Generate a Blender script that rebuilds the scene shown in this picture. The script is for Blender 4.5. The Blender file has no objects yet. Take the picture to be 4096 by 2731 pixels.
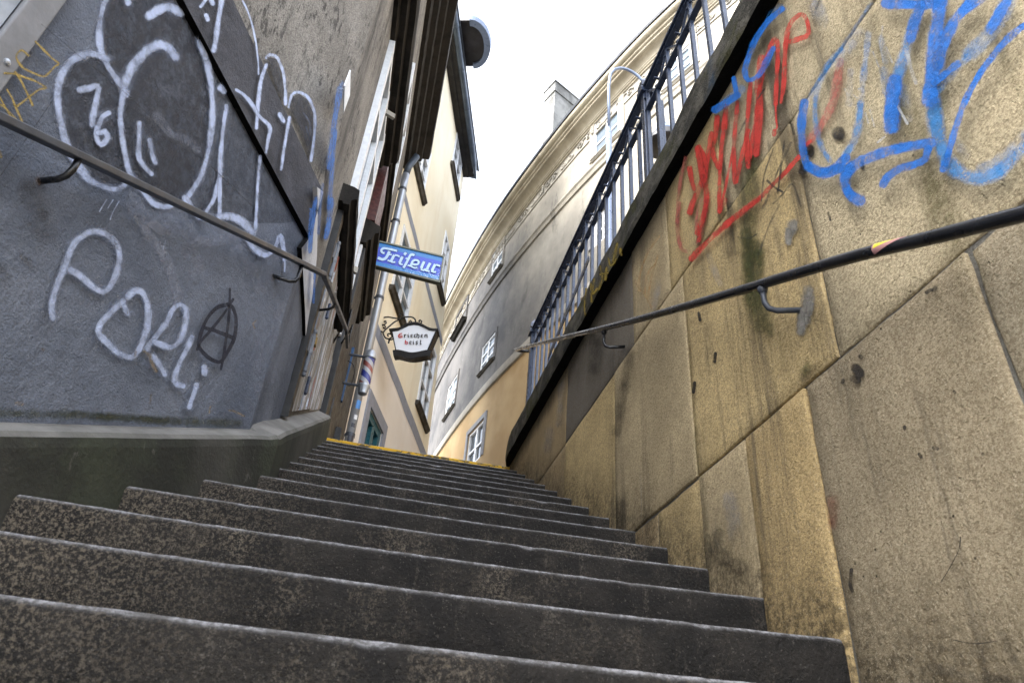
import bpy, bmesh, math, random
from mathutils import Vector as V, Matrix, noise as mn
from mathutils.geometry import tessellate_polygon
random.seed(7)
S = bpy.context.scene
COL = S.collection
rad = math.radians
# ------------------------------------------------------------------ camera survey
# The eye is the origin (about 0.45 m above the step it stands on), x right, y up the alley, z up.
F, CX, CY = 2888.165, 2048.0, 1365.5
RM = Matrix(((0.97176294, -0.22511787, 0.07070171), (0.18206997, 0.5247816, -0.83153761), (0.15009102, 0.82093009, 0.55095052)))
RT = RM.transposed()
K = 2352 / 4096
def ray(q): return RT @ V(((q[0] - CX) / F, (q[1] - CY) / F, 1))
def D(x, y): return (x / K, y / K)          # coordinates read from the 2352 px wide view
CS = [1.0]                                   # scale of the enlargement the last points were read from
def crop(ox, oy, s):
    f = lambda x, y: (ox + x / s, oy + y / s)
    f.s = s
    return f
class Plane:
    def __init__(s, p, n): s.p = V(p); s.n = V(n).normalized()
    def hit(s, q, lift=0.0):
        d = ray(q); t = (s.p + s.n * lift).dot(s.n) / d.dot(s.n)
        return d * t
def PX(x): return Plane((x, 0, 0), (-1 if x > 0 else 1, 0, 0))
def PY(y): return Plane((0, y, 0), (0, -1, 0))
def PZ(z): return Plane((0, 0, z), (0, 0, -1))
def heading(h): return V((math.sin(rad(h)), math.cos(rad(h)), 0))
HW = 20.4                                    # heading of the graffiti wall on the left
UW = heading(HW); NW = V((math.cos(rad(HW)), -math.sin(rad(HW)), 0))
def WL(off): return Plane((-.415 - off, 2.738, 0), NW)
# stairs: step n has its nosing here
RISE, GO = .15977, .31032
def step_y(n): return 5.5282 - GO * (n - 1)
def step_z(n): return 2.4703 - RISE * (n - 1)
ZT = step_z(1)
XR, XA, XPL = 1.08, -.525, -.407             # right wall, left facade, low wall along the alley

# ------------------------------------------------------------------ materials
class NT:
    def __init__(s, name):
        s.m = bpy.data.materials.new(name); s.m.use_nodes = True
        s.t = s.m.node_tree; s.b = s.t.nodes['Principled BSDF']; s.out = s.t.nodes['Material Output']
        s.pos = s.new('ShaderNodeNewGeometry').outputs['Position']
    def new(s, k, **kw):
        n = s.t.nodes.new(k)
        for a, b in kw.items(): setattr(n, a, b)
        return n
    def link(s, a, b): s.t.links.new(a, b)
    def put(s, sock, v):
        if hasattr(v, 'node'): s.link(v, sock)
        elif v is not None:
            if isinstance(v, tuple) and len(v) == 3 and sock.type == 'RGBA': v = v + (1,)
            sock.default_value = v
    def vec(s, scale=(1, 1, 1), rot=(0, 0, 0), src=None):
        n = s.new('ShaderNodeMapping'); s.link(src or s.pos, n.inputs[0])
        n.inputs['Scale'].default_value = scale; n.inputs['Rotation'].default_value = rot
        return n.outputs[0]
    def noise(s, scale, detail=3, rough=.6, vec=None, dist=0):
        n = s.new('ShaderNodeTexNoise'); s.link(vec or s.pos, n.inputs['Vector'])
        n.inputs['Scale'].default_value = scale; n.inputs['Detail'].default_value = detail
        n.inputs['Roughness'].default_value = rough; n.inputs['Distortion'].default_value = dist
        return n.outputs['Fac']
    def voro(s, scale, vec=None, feature='F1'):
        n = s.new('ShaderNodeTexVoronoi', feature=feature); s.link(vec or s.pos, n.inputs['Vector'])
        n.inputs['Scale'].default_value = scale
        return n.outputs['Distance']
    def ramp(s, f, a, b, lo=0., hi=1.):
        n = s.new('ShaderNodeMapRange', interpolation_type='SMOOTHSTEP'); n.clamp = True
        s.put(n.inputs[0], f)
        for i, v in zip((1, 2, 3, 4), (a, b, lo, hi)): n.inputs[i].default_value = v
        return n.outputs[0]
    def mix(s, f, a, b, mode='MIX'):
        n = s.new('ShaderNodeMix', data_type='RGBA', blend_type=mode)
        s.put(n.inputs[0], f); s.put(n.inputs[6], a); s.put(n.inputs[7], b)
        return n.outputs[2]
    def math(s, op, a, b=None, c=None):
        n = s.new('ShaderNodeMath', operation=op); s.put(n.inputs[0], a)
        if b is not None: s.put(n.inputs[1], b)
        if c is not None: s.put(n.inputs[2], c)
        return n.outputs[0]
    def bump(s, h, dist, strength=1, prev=None):
        n = s.new('ShaderNodeBump'); s.put(n.inputs['Height'], h); n.inputs['Distance'].default_value = dist
        n.inputs['Strength'].default_value = strength
        if prev: s.link(prev, n.inputs['Normal'])
        return n.outputs[0]
    def sep(s, axis='Z', src=None):
        n = s.new('ShaderNodeSeparateXYZ'); s.link(src or s.pos, n.inputs[0]); return n.outputs[axis]
    def done(s, col=None, rough=.85, normal=None, spec=None, metal=None):
        b = s.b.inputs
        if col is not None: s.put(b['Base Color'], col)
        s.put(b['Roughness'], rough)
        if normal: s.link(normal, b['Normal'])
        if spec is not None: b['Specular IOR Level'].default_value = spec
        if metal is not None: s.put(b['Metallic'], metal)
        return s.m

def grain_bump(n, kind):
    if kind == 'left':       # trowelled cement render, pocked
        a = n.noise(26, 4, .62); b = n.noise(150, 3, .7); p = n.ramp(n.voro(38), .02, .16)
        h = n.math('ADD', n.math('MULTIPLY', a, .7), n.math('MULTIPLY', b, .35))
        return n.bump(n.math('ADD', h, n.math('MULTIPLY', p, .12)), .019, .85)
    if kind == 'right':      # coarse sandstone
        a = n.noise(190, 3, .75); b = n.noise(34, 4, .65); p = n.ramp(n.noise(60, 2, .5), .30, .40)
        h = n.math('ADD', n.math('MULTIPLY', a, .55), n.math('MULTIPLY', b, .45))
        return n.bump(n.math('ADD', h, n.math('MULTIPLY', p, .16)), .012, .75)
    if kind == 'rough':      # roughcast
        a = n.noise(95, 4, .75); b = n.noise(22, 3, .6)
        return n.bump(n.math('ADD', a, n.math('MULTIPLY', b, .5)), .014, .9)
    a = n.noise(60, 4, .6)
    return n.bump(a, .006, .6)

def plaster(name, c1, c2, c3, kind='rough', big=1.2, streak=.5, speck=.25, sc=1.0, fleck=0):
    n = NT(name)
    big_ = n.ramp(n.noise(big, 5, .62, dist=.4), .36, .64)
    col = n.mix(big_, c1, c2)
    st = n.ramp(n.noise(2.2 * sc, 5, .68, n.vec((1.6, 1.6, .22))), .48, .72, 0, streak)
    col = n.mix(st, col, c3)
    sp = n.ramp(n.noise(130 * sc, 2, .7), .36, .62)
    col = n.mix(n.math('MULTIPLY', n.math('SUBTRACT', 1, sp), speck), col, c3)
    if fleck:
        fl = n.ramp(n.noise(1.0, 4, .75, n.vec((34, 34, 11), (.35, .2, 0))), .50, .62, 0, fleck)
        col = n.mix(n.math('MULTIPLY', fl, n.ramp(n.noise(2.2, 4, .6), .36, .58)), col, c3)
    return n.done(col, .9, grain_bump(n, kind), .2)

def plain(name, c, rough=.5, metal=0., var=.25, bump=.0, sc=14, spec=.5):
    n = NT(name)
    col = n.mix(n.ramp(n.noise(sc, 4, .65), .3, .7), tuple(x * (1 - var) for x in c), tuple(min(1, x * (1 + var)) for x in c))
    nb = n.bump(n.noise(sc * 6, 3, .6), bump, .7) if bump else None
    r = n.ramp(n.noise(sc * .7, 3, .6), .3, .7, max(.04, rough - .1), min(1, rough + .12))
    return n.done(col, r, nb, spec, metal)

def spray(name, c, kind, soft=.62):
    n = NT(name)
    u1 = n.new('ShaderNodeUVMap', uv_map='across').outputs[0]; u2 = n.new('ShaderNodeUVMap', uv_map='dens').outputs[0]
    ln = n.new('ShaderNodeVectorMath', operation='LENGTH'); n.link(u1, ln.inputs[0])
    r = n.math('ADD', ln.outputs['Value'], n.math('MULTIPLY', n.math('SUBTRACT', n.noise(45, 2, .5), .5), .22))
    fine = n.noise(330, 2, .8)
    a = n.ramp(r, 1 - soft, 1.0, 1, 0)
    a = n.math('MULTIPLY', a, n.sep('X', u2))
    body = n.ramp(n.noise(24, 4, .75), .28, .62, .62, 1.0)
    a = n.math('MULTIPLY', a, body)
    a = n.math('SUBTRACT', n.math('MULTIPLY', a, 1.40), n.math('MULTIPLY', fine, .62))
    n1 = n.new('ShaderNodeClamp'); n.link(a, n1.inputs[0]); n1.inputs[2].default_value = .96
    col = n.mix(n.ramp(n.noise(12, 3, .6), .3, .7), tuple(x * .84 for x in c), c)
    n.done(col, .6, grain_bump(n, kind), .3)
    n.link(n1.outputs[0], n.b.inputs['Alpha'])
    return n.m

M = {}
M['panel'] = plaster('grey_cement_render', (.112, .131, .172), (.205, .229, .282), (.060, .066, .082), 'left', 1.15, .45, .28)
M['frame'] = plaster('dark_painted_render', (.045, .046, .055), (.095, .097, .112), (.040, .040, .044), 'left', 2.2, .5, .35)
M['brown'] = plaster('weathered_brown_roughcast', (.245, .228, .205), (.36, .338, .305), (.050, .047, .045), 'rough', 1.6, .7, .55, fleck=.85)
M['whitep'] = plaster('white_painted_render', (.55, .56, .58), (.66, .67, .70), (.32, .33, .35), 'left', 3, .3, .2)
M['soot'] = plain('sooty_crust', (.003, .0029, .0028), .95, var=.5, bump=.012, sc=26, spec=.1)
M['blackstone'] = plaster('soot_stained_stone', (.022, .020, .018), (.048, .043, .038), (.010, .010, .010), 'rough', 2.5, .5, .4)

def ledge_mat():
    n = NT('concrete_ledge')
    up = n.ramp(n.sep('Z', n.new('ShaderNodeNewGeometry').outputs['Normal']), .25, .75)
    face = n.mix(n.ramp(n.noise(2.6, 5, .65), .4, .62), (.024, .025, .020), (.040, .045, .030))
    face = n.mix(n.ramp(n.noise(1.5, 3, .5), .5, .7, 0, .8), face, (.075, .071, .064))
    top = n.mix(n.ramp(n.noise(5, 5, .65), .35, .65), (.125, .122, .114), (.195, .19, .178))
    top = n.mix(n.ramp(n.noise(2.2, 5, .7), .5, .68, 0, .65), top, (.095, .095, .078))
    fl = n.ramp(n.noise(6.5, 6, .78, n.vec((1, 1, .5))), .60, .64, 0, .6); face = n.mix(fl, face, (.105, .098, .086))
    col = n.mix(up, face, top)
    sp = n.ramp(n.voro(70), .03, .06, .7, 0)
    col = n.mix(n.math('MULTIPLY', sp, n.ramp(n.noise(9, 2, .5), .55, .6)), col, (.3, .3, .28))
    return n.done(col, .85, grain_bump(n, 'fine'), .3)
M['ledge'] = ledge_mat()

def step_mat(yellow=False):
    n = NT('yellow_painted_granite' if yellow else 'grimy_granite')
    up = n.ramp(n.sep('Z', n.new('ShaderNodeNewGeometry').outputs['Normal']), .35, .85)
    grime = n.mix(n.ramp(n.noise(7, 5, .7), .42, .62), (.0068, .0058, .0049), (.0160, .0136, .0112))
    patch = n.ramp(n.noise(4.4, 5, .7, n.vec((1.0, 1, .6))), .47, .78)
    speck = n.ramp(n.noise(125, 4, .85), .47, .60)
    left = n.ramp(n.math('ADD', n.sep('X'), n.math('MULTIPLY', n.noise(3, 3, .6), .5)), -.45, .25, 1, 0)
    patch = n.math('MAXIMUM', patch, n.math('MULTIPLY', left, .9))
    col = n.mix(n.math('MULTIPLY', patch, n.math('MULTIPLY', speck, .85)), grime, (.165, .136, .100))
    col = n.mix(n.ramp(n.noise(150, 3, .8), .60, .68, 0, .6), col, (.12, .108, .09))
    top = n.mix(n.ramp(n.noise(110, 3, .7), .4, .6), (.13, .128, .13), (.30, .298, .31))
    run_ = n.ramp(n.noise(1.0, 4, .75, n.vec((13, 5, 1.6))), .56, .70, 0, .55); col = n.mix(n.math('MULTIPLY', run_, speck), col, (.115, .10, .08))
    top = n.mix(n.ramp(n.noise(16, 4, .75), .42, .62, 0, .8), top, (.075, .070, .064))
    if yellow:
        wear = n.ramp(n.noise(9, 5, .72, n.vec((1, 1, 1.6))), .50, .58)
        col = n.mix(wear, (.56, .33, .018), (.10, .075, .03)); top = n.mix(wear, (.60, .38, .05), (.22, .2, .16))
    col = n.mix(up, col, top)  # up-facing stone lighter: worn nosing, with sky light painted into its tone
    h = n.math('ADD', n.noise(90, 4, .7), n.math('MULTIPLY', n.noise(18, 4, .6), .9))
    return n.done(col, .8, n.bump(h, .011, .9), .3)
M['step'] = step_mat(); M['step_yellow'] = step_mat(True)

def stone_mat():
    n = NT('sandstone_blocks')
    at = n.new('ShaderNodeAttribute', attribute_name='tone')
    c = at.outputs['Color']
    n1 = n.ramp(n.noise(2.1, 5, .65), .3, .7, .78, 1.18)
    col = n.mix(1.0, c, n.new('ShaderNodeCombineColor').outputs[0], 'MULTIPLY') if 0 else None
    sc = n.new('ShaderNodeVectorMath', operation='SCALE'); n.link(c, sc.inputs[0]); n.link(n1, sc.inputs['Scale'])
    col = sc.outputs[0]
    # water runs: dark, green and chalky, all stretched down the face
    v = n.vec((1, 5.5, .45))
    dark = n.ramp(n.noise(1.15, 6, .70, v), .50, .66, 0, .80)
    dark = n.math('MULTIPLY', dark, n.ramp(n.noise(.8, 2, .5), .42, .6))
    # soot reaching down from the coping, and splash dirt above each tread
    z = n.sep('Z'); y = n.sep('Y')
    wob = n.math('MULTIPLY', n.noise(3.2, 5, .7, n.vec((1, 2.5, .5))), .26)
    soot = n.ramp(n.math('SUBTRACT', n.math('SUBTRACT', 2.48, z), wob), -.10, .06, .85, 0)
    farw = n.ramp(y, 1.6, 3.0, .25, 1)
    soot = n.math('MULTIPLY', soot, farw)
    tread = n.math('ADD', n.math('MULTIPLY', n.math('SUBTRACT', y, 5.5282), RISE / GO), 2.4703)
    ab = n.math('SUBTRACT', z, tread)
    splash = n.ramp(n.math('SUBTRACT', ab, n.math('MULTIPLY', n.noise(6, 5, .75), .42)), -.24, .06, .85, 0)
    col = n.mix(dark, col, (.052, .047, .040))
    gr = n.math('MULTIPLY', n.ramp(n.noise(1.0, 4, .65, n.vec((1, 3.4, .35), src=None)), .58, .70, 0, .75), n.ramp(n.noise(24, 4, .7), .3, .6, .3, 1))
    col = n.mix(gr, col, (.075, .072, .022))
    ch = n.math('MULTIPLY', n.ramp(n.noise(1.7, 5, .7, n.vec((1, 4.5, .5), (0, 0, 0))), .62, .75, 0, .55), n.ramp(y, 1.5, 2.5))
    col = n.mix(ch, col, (.34, .33, .30))
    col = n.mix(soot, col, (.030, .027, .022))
    spk = n.ramp(n.noise(55, 4, .75), .38, .62, .35, 1)
    col = n.mix(n.math('MULTIPLY', splash, spk), col, (.028, .022, .014))
    sp = n.ramp(n.noise(120, 4, .85), .42, .56)
    col = n.mix(n.math('MULTIPLY', n.math('SUBTRACT', 1, sp), .55), col, (.13, .095, .052))
    lt = n.ramp(n.noise(210, 2, .7), .60, .70, 0, .4); col = n.mix(lt, col, (.66, .58, .43))
    pits = n.ramp(n.voro(21), .035, .075, .85, 0)
    col = n.mix(n.math('MULTIPLY', pits, n.ramp(n.noise(4, 2, .5), .52, .6)), col, (.03, .025, .02))
    nb = grain_bump(n, 'right')
    nb = n.bump(n.ramp(n.voro(21), .03, .09), .010, .6, nb)
    return n.done(col, .92, nb, .15)
M['stone'] = stone_mat()
M['mortar'] = plaster('grey_mortar', (.14, .132, .115), (.21, .20, .175), (.06, .057, .05), 'right', 4, .3, .3)

def coping_mat():
    n = NT('mossy_coping_stone')
    g = n.mix(n.ramp(n.noise(9, 5, .7), .42, .62), (.045, .042, .035), (.115, .106, .085))
    mo = n.ramp(n.noise(3.2, 4, .7), .5, .64, 0, .75)
    col = n.mix(mo, g, (.055, .054, .018))
    bl = n.math('MULTIPLY', n.ramp(n.noise(2.3, 4, .65, n.vec((1, 1, .7))), .55, .66, 0, .75), n.ramp(n.sep('Y'), 1.4, 2.3, 1, 0))
    col = n.mix(bl, col, (.008, .05, .11))
    sp = n.ramp(n.noise(120, 3, .8), .58, .66, 0, .75)
    col = n.mix(sp, col, (.15, .14, .115))
    h = n.math('ADD', n.noise(80, 4, .75), n.noise(16, 3, .6))
    return n.done(col, .95, n.bump(h, .014, .9), .15)
M['coping'] = coping_mat()

M['iron'] = plain('dark_grey_paint', (.030, .042, .074), .32, var=.2, bump=.0012, sc=20)
M['hinge'] = plain('grey_painted_hinge', (.11, .125, .15), .5, var=.2, sc=20)
M['rail_black'] = plain('worn_black_paint', (.009, .0095, .0115), .24, var=.45, bump=.0008, sc=12)
M['rail_grey'] = plain('bare_grey_steel', (.050, .057, .072), .42, .2, .2, .0006, 16)
M['galv'] = plain('galvanised_zinc', (.40, .43, .48), .36, .6, .06, 0, 3)
M['zinc_dark'] = plain('weathered_zinc', (.075, .095, .125), .45, .4, .2, .001, 4)
M['rust'] = plain('rusty_iron', (.10, .042, .018), .9, var=.4, bump=.002, sc=60)
M['white_paint'] = plain('white_window_paint', (.70, .72, .75), .45, var=.08, bump=.0008, sc=30)
M['sheet'] = plain('pale_blue_sheet_metal', (.30, .34, .40), .35, .3, .35, .002, 7)
M['teal'] = plain('teal_door_paint', (.018, .085, .105), .35, var=.15, sc=20)
M['surround'] = plain('grey_render_trim', (.20, .205, .22), .85, var=.12, bump=.002, sc=10)
M['sillstone'] = plaster('grimy_sill_stone', (.011, .0098, .0088), (.028, .025, .0215), (.005, .0047, .0045), 'fine', 4, .6, .3)
M['greysill'] = plaster('weathered_grey_sill', (.050, .045, .038), (.10, .092, .08), (.02, .018, .016), 'fine', 4, .5, .3)
M['darkwood'] = plain('black_painted_timber', (.0065, .006, .006), .5, var=.4, bump=.003, sc=18)
M['redboard'] = plain('red_brown_board', (.070, .020, .017), .4, var=.5, bump=.001, sc=30)
M['yellow_wall'] = plaster('cream_yellow_render', (.78, .70, .53), (.83, .765, .61), (.68, .56, .38), 'fine', .8, .4, .10, .7)
M['pink_wall'] = plaster('pale_pink_cream_render', (.74, .68, .605), (.78, .725, .655), (.68, .60, .51), 'fine', .8, .35, .08, .7)
M['band'] = plain('slate_grey_band', (.235, .245, .285), .85, var=.08, bump=.001, sc=8)
M['eave'] = plain('dark_eave_boards', (.0125, .0105, .0095), .8, var=.3, bump=.004, sc=6)
M['roof'] = plain('dark_slate_roof', (.022, .026, .036), .55, var=.3, bump=.004, sc=10)
M['copper'] = plain('patinated_copper', (.016, .015, .020), .55, .2, .6, .003, 3)
M['lamp_blue'] = plain('blue_grey_lamp_paint', (.14, .18, .27), .35, .1, .08, .0004, 12)
M['lamp_dark'] = plain('dark_lamp_shade', (.02, .02, .022), .5)
M['lantern_black'] = plain('black_sign_iron', (.0035, .0035, .0045), .45, var=.2, sc=30)
M['red_letter'] = plain('red_lettering', (.45, .022, .022), .5, var=.06)
M['black_letter'] = plain('black_lettering', (.004, .004, .006), .5, var=.1)
M['blue_shadow'] = plain('navy_letter_shadow', (.012, .030, .14), .5, var=.1)
M['olive'] = plain('olive_sign_frame', (.13, .135, .095), .45, var=.2, sc=20)
M['sticker_pink'] = plain('pink_sticker', (.42, .21, .20), .5, var=.08)
M['sticker_yellow'] = plain('yellow_sticker', (.62, .52, .03), .5, var=.08)
M['sticker_blue'] = plain('blue_sticker', (.05, .22, .55), .5, var=.2)
M['blue_trim'] = plain('dark_blue_trim', (.022, .07, .17), .45, var=.2)
M['sticker_black'] = plain('black_sticker', (.02, .022, .035), .5, var=.2)
M['sticker_white'] = plain('white_sticker', (.65, .66, .68), .5, var=.1)
M['brass'] = plain('dull_brass', (.24, .16, .05), .4, .8, .2, 0, 20)
M['pave'] = plain('street_setts', (.075, .072, .068), .85, var=.3, bump=.01, sc=8)
M['dirt'] = plain('lower_ground_paving', (.12, .115, .105), .9, var=.25, bump=.01, sc=5)
M['mirror_glass'] = None
def glass(name, c, rough=.08, spec=.28):
    n = NT(name)
    w = n.bump(n.noise(2.0, 2, .5), .01, .25)
    return n.done(n.mix(n.noise(1.6, 3, .6), tuple(x * .6 for x in c), tuple(min(1, x * 1.4) for x in c)), rough, w, spec)
M['pane'] = glass('window_pane', (.055, .068, .082))
M['pane_pale'] = glass('curtained_window_pane', (.11, .14, .17), .08, .10)

def shutter_mat():
    n = NT('peeling_painted_boards')
    v = n.vec((1, 26, 1.4))
    g = n.ramp(n.noise(1.0, 4, .7, v), .3, .7)
    col = n.mix(g, (.13, .12, .105), (.33, .315, .29))
    p = n.ramp(n.noise(2.2, 5, .75, n.vec((1, 5, 1.0))), .52, .56)
    col = n.mix(p, col, (.50, .53, .60))
    r = n.ramp(n.noise(3.3, 5, .75, n.vec((1, 5, .9))), .60, .63)
    col = n.mix(r, col, (.30, .10, .07))
    b = n.ramp(n.noise(2.7, 4, .7, n.vec((1, 4, .6), (0.3, 0, 0))), .60, .66, 0, .8)
    col = n.mix(b, col, (.16, .27, .46))
    return n.done(col, .75, n.bump(n.math('ADD', g, p), .004, .8), .3)
M['shutter'] = shutter_mat()

def beige_mat():
    n = NT('grey_beige_facade_render')
    z = n.sep('Z'); y = n.sep('Y')
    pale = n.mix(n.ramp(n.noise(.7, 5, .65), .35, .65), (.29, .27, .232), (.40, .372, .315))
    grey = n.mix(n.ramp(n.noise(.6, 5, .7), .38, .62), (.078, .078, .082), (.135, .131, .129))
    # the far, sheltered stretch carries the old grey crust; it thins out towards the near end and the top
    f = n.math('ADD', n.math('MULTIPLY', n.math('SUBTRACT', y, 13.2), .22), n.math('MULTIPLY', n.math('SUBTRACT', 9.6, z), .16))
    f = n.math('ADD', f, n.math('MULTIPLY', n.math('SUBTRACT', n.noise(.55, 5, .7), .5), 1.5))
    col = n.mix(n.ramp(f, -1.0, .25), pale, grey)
    st = n.ramp(n.noise(1.6, 6, .75, n.vec((1.4, 1.4, .5))), .52, .68, 0, .55)
    col = n.mix(st, col, (.055, .052, .050))
    wh = n.ramp(n.noise(2.6, 5, .75), .60, .72, 0, .16)
    col = n.mix(wh, col, (.50, .49, .46))
    oc = n.mix(n.ramp(n.noise(.8, 4, .6), .35, .65), (.35, .245, .125), (.44, .325, .178))
    oc = n.mix(n.ramp(n.noise(.5, 3, .6), .52, .66, 0, .6), oc, (.29, .18, .078))
    lim = n.math('ADD', z, 0.0)
    return n, col, oc
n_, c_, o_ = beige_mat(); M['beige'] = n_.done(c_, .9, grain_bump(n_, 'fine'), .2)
n_, c_, o_ = beige_mat(); n_.m.name = 'ochre_render'; M['ochre'] = n_.done(o_, .9, grain_bump(n_, 'fine'), .2)
M['cornice'] = plaster('cream_cornice_stone', (.315, .28, .215), (.415, .375, .295), (.20, .17, .125), 'fine', 1.5, .4, .1, .8)
M['trim'] = plaster('pale_window_trim', (.27, .255, .225), (.35, .33, .29), (.19, .178, .16), 'fine', 1.5, .4, .1)
M['chimney'] = plaster('patched_chimney_render', (.13, .13, .128), (.27, .27, .262), (.09, .09, .07), 'rough', 1.6, .6, .2)
M['whitehouse'] = plain('white_far_render', (.62, .61, .60), .9, var=.05)
M['redroof'] = plain('red_tile_roof', (.24, .07, .045), .85, var=.2)

def sign_blue():
    n = NT('scuffed_blue_enamel')
    u = n.new('ShaderNodeUVMap', uv_map='across').outputs[0]
    v = n.sep('Y', u)
    edge = n.math('ADD', v, n.math('MULTIPLY', n.math('SUBTRACT', n.noise(9, 3, .6), .5), .05))
    mid = n.math('MULTIPLY', n.ramp(edge, .17, .20), n.ramp(edge, .80, .83, 1, 0))
    col = n.mix(mid, (.006, .16, .46), (.018, .055, .50))
    # flaking: more of it towards the lower right
    where = n.ramp(n.math('ADD', n.math('MULTIPLY', n.sep('X', u), .7), n.math('SUBTRACT', .55, v)), .45, 1.1)
    fl = n.ramp(n.math('ADD', n.noise(85, 3, .7), n.math('MULTIPLY', where, .12)), .68, .71)
    col = n.mix(fl, col, (.55, .68, .82))
    return n.done(col, .3, None, .5)
M['sign_blue'] = sign_blue()
def letter_mat():
    n = NT('striped_white_lettering')
    w = n.new('ShaderNodeTexWave', wave_type='BANDS', bands_direction='DIAGONAL'); n.link(n.pos, w.inputs[0]); w.inputs['Scale'].default_value = 34
    return n.done(n.mix(n.ramp(w.outputs['Fac'], .35, .65), (.62, .74, .86), (.24, .44, .72)), .35)
M['letter'] = letter_mat()
def barber_mat():
    n = NT('barber_stripe_cylinder')
    at = n.new('ShaderNodeUVMap', uv_map='across').outputs[0]
    t = n.math('FRACT', n.math('ADD', n.sep('X', at), n.math('MULTIPLY', n.sep('Y', at), 1.35)))
    col = n.mix(n.ramp(t, .30, .32), (.035, .05, .30), (.50, .50, .52))
    col = n.mix(n.math('MULTIPLY', n.ramp(t, .52, .54), n.ramp(t, .76, .78, 1, 0)), col, (.34, .09, .07))
    return n.done(col, .3)
M['barber'] = barber_mat()
def clear():
    n = NT('clear_ribbed_cover')
    n.b.inputs['Transmission Weight'].default_value = 1; n.b.inputs['IOR'].default_value = 1.25
    return n.done((.95, .96, .98), .06)
M['clear'] = clear()
def opal():
    n = NT('white_sign_glass')
    g = n.ramp(n.noise(12, 3, .6), .62, .75, 0, .25)
    return n.done(n.mix(g, (.74, .77, .83), (.5, .52, .54)), .25)
M['opal'] = opal()
def asph_white(n): pass

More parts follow.
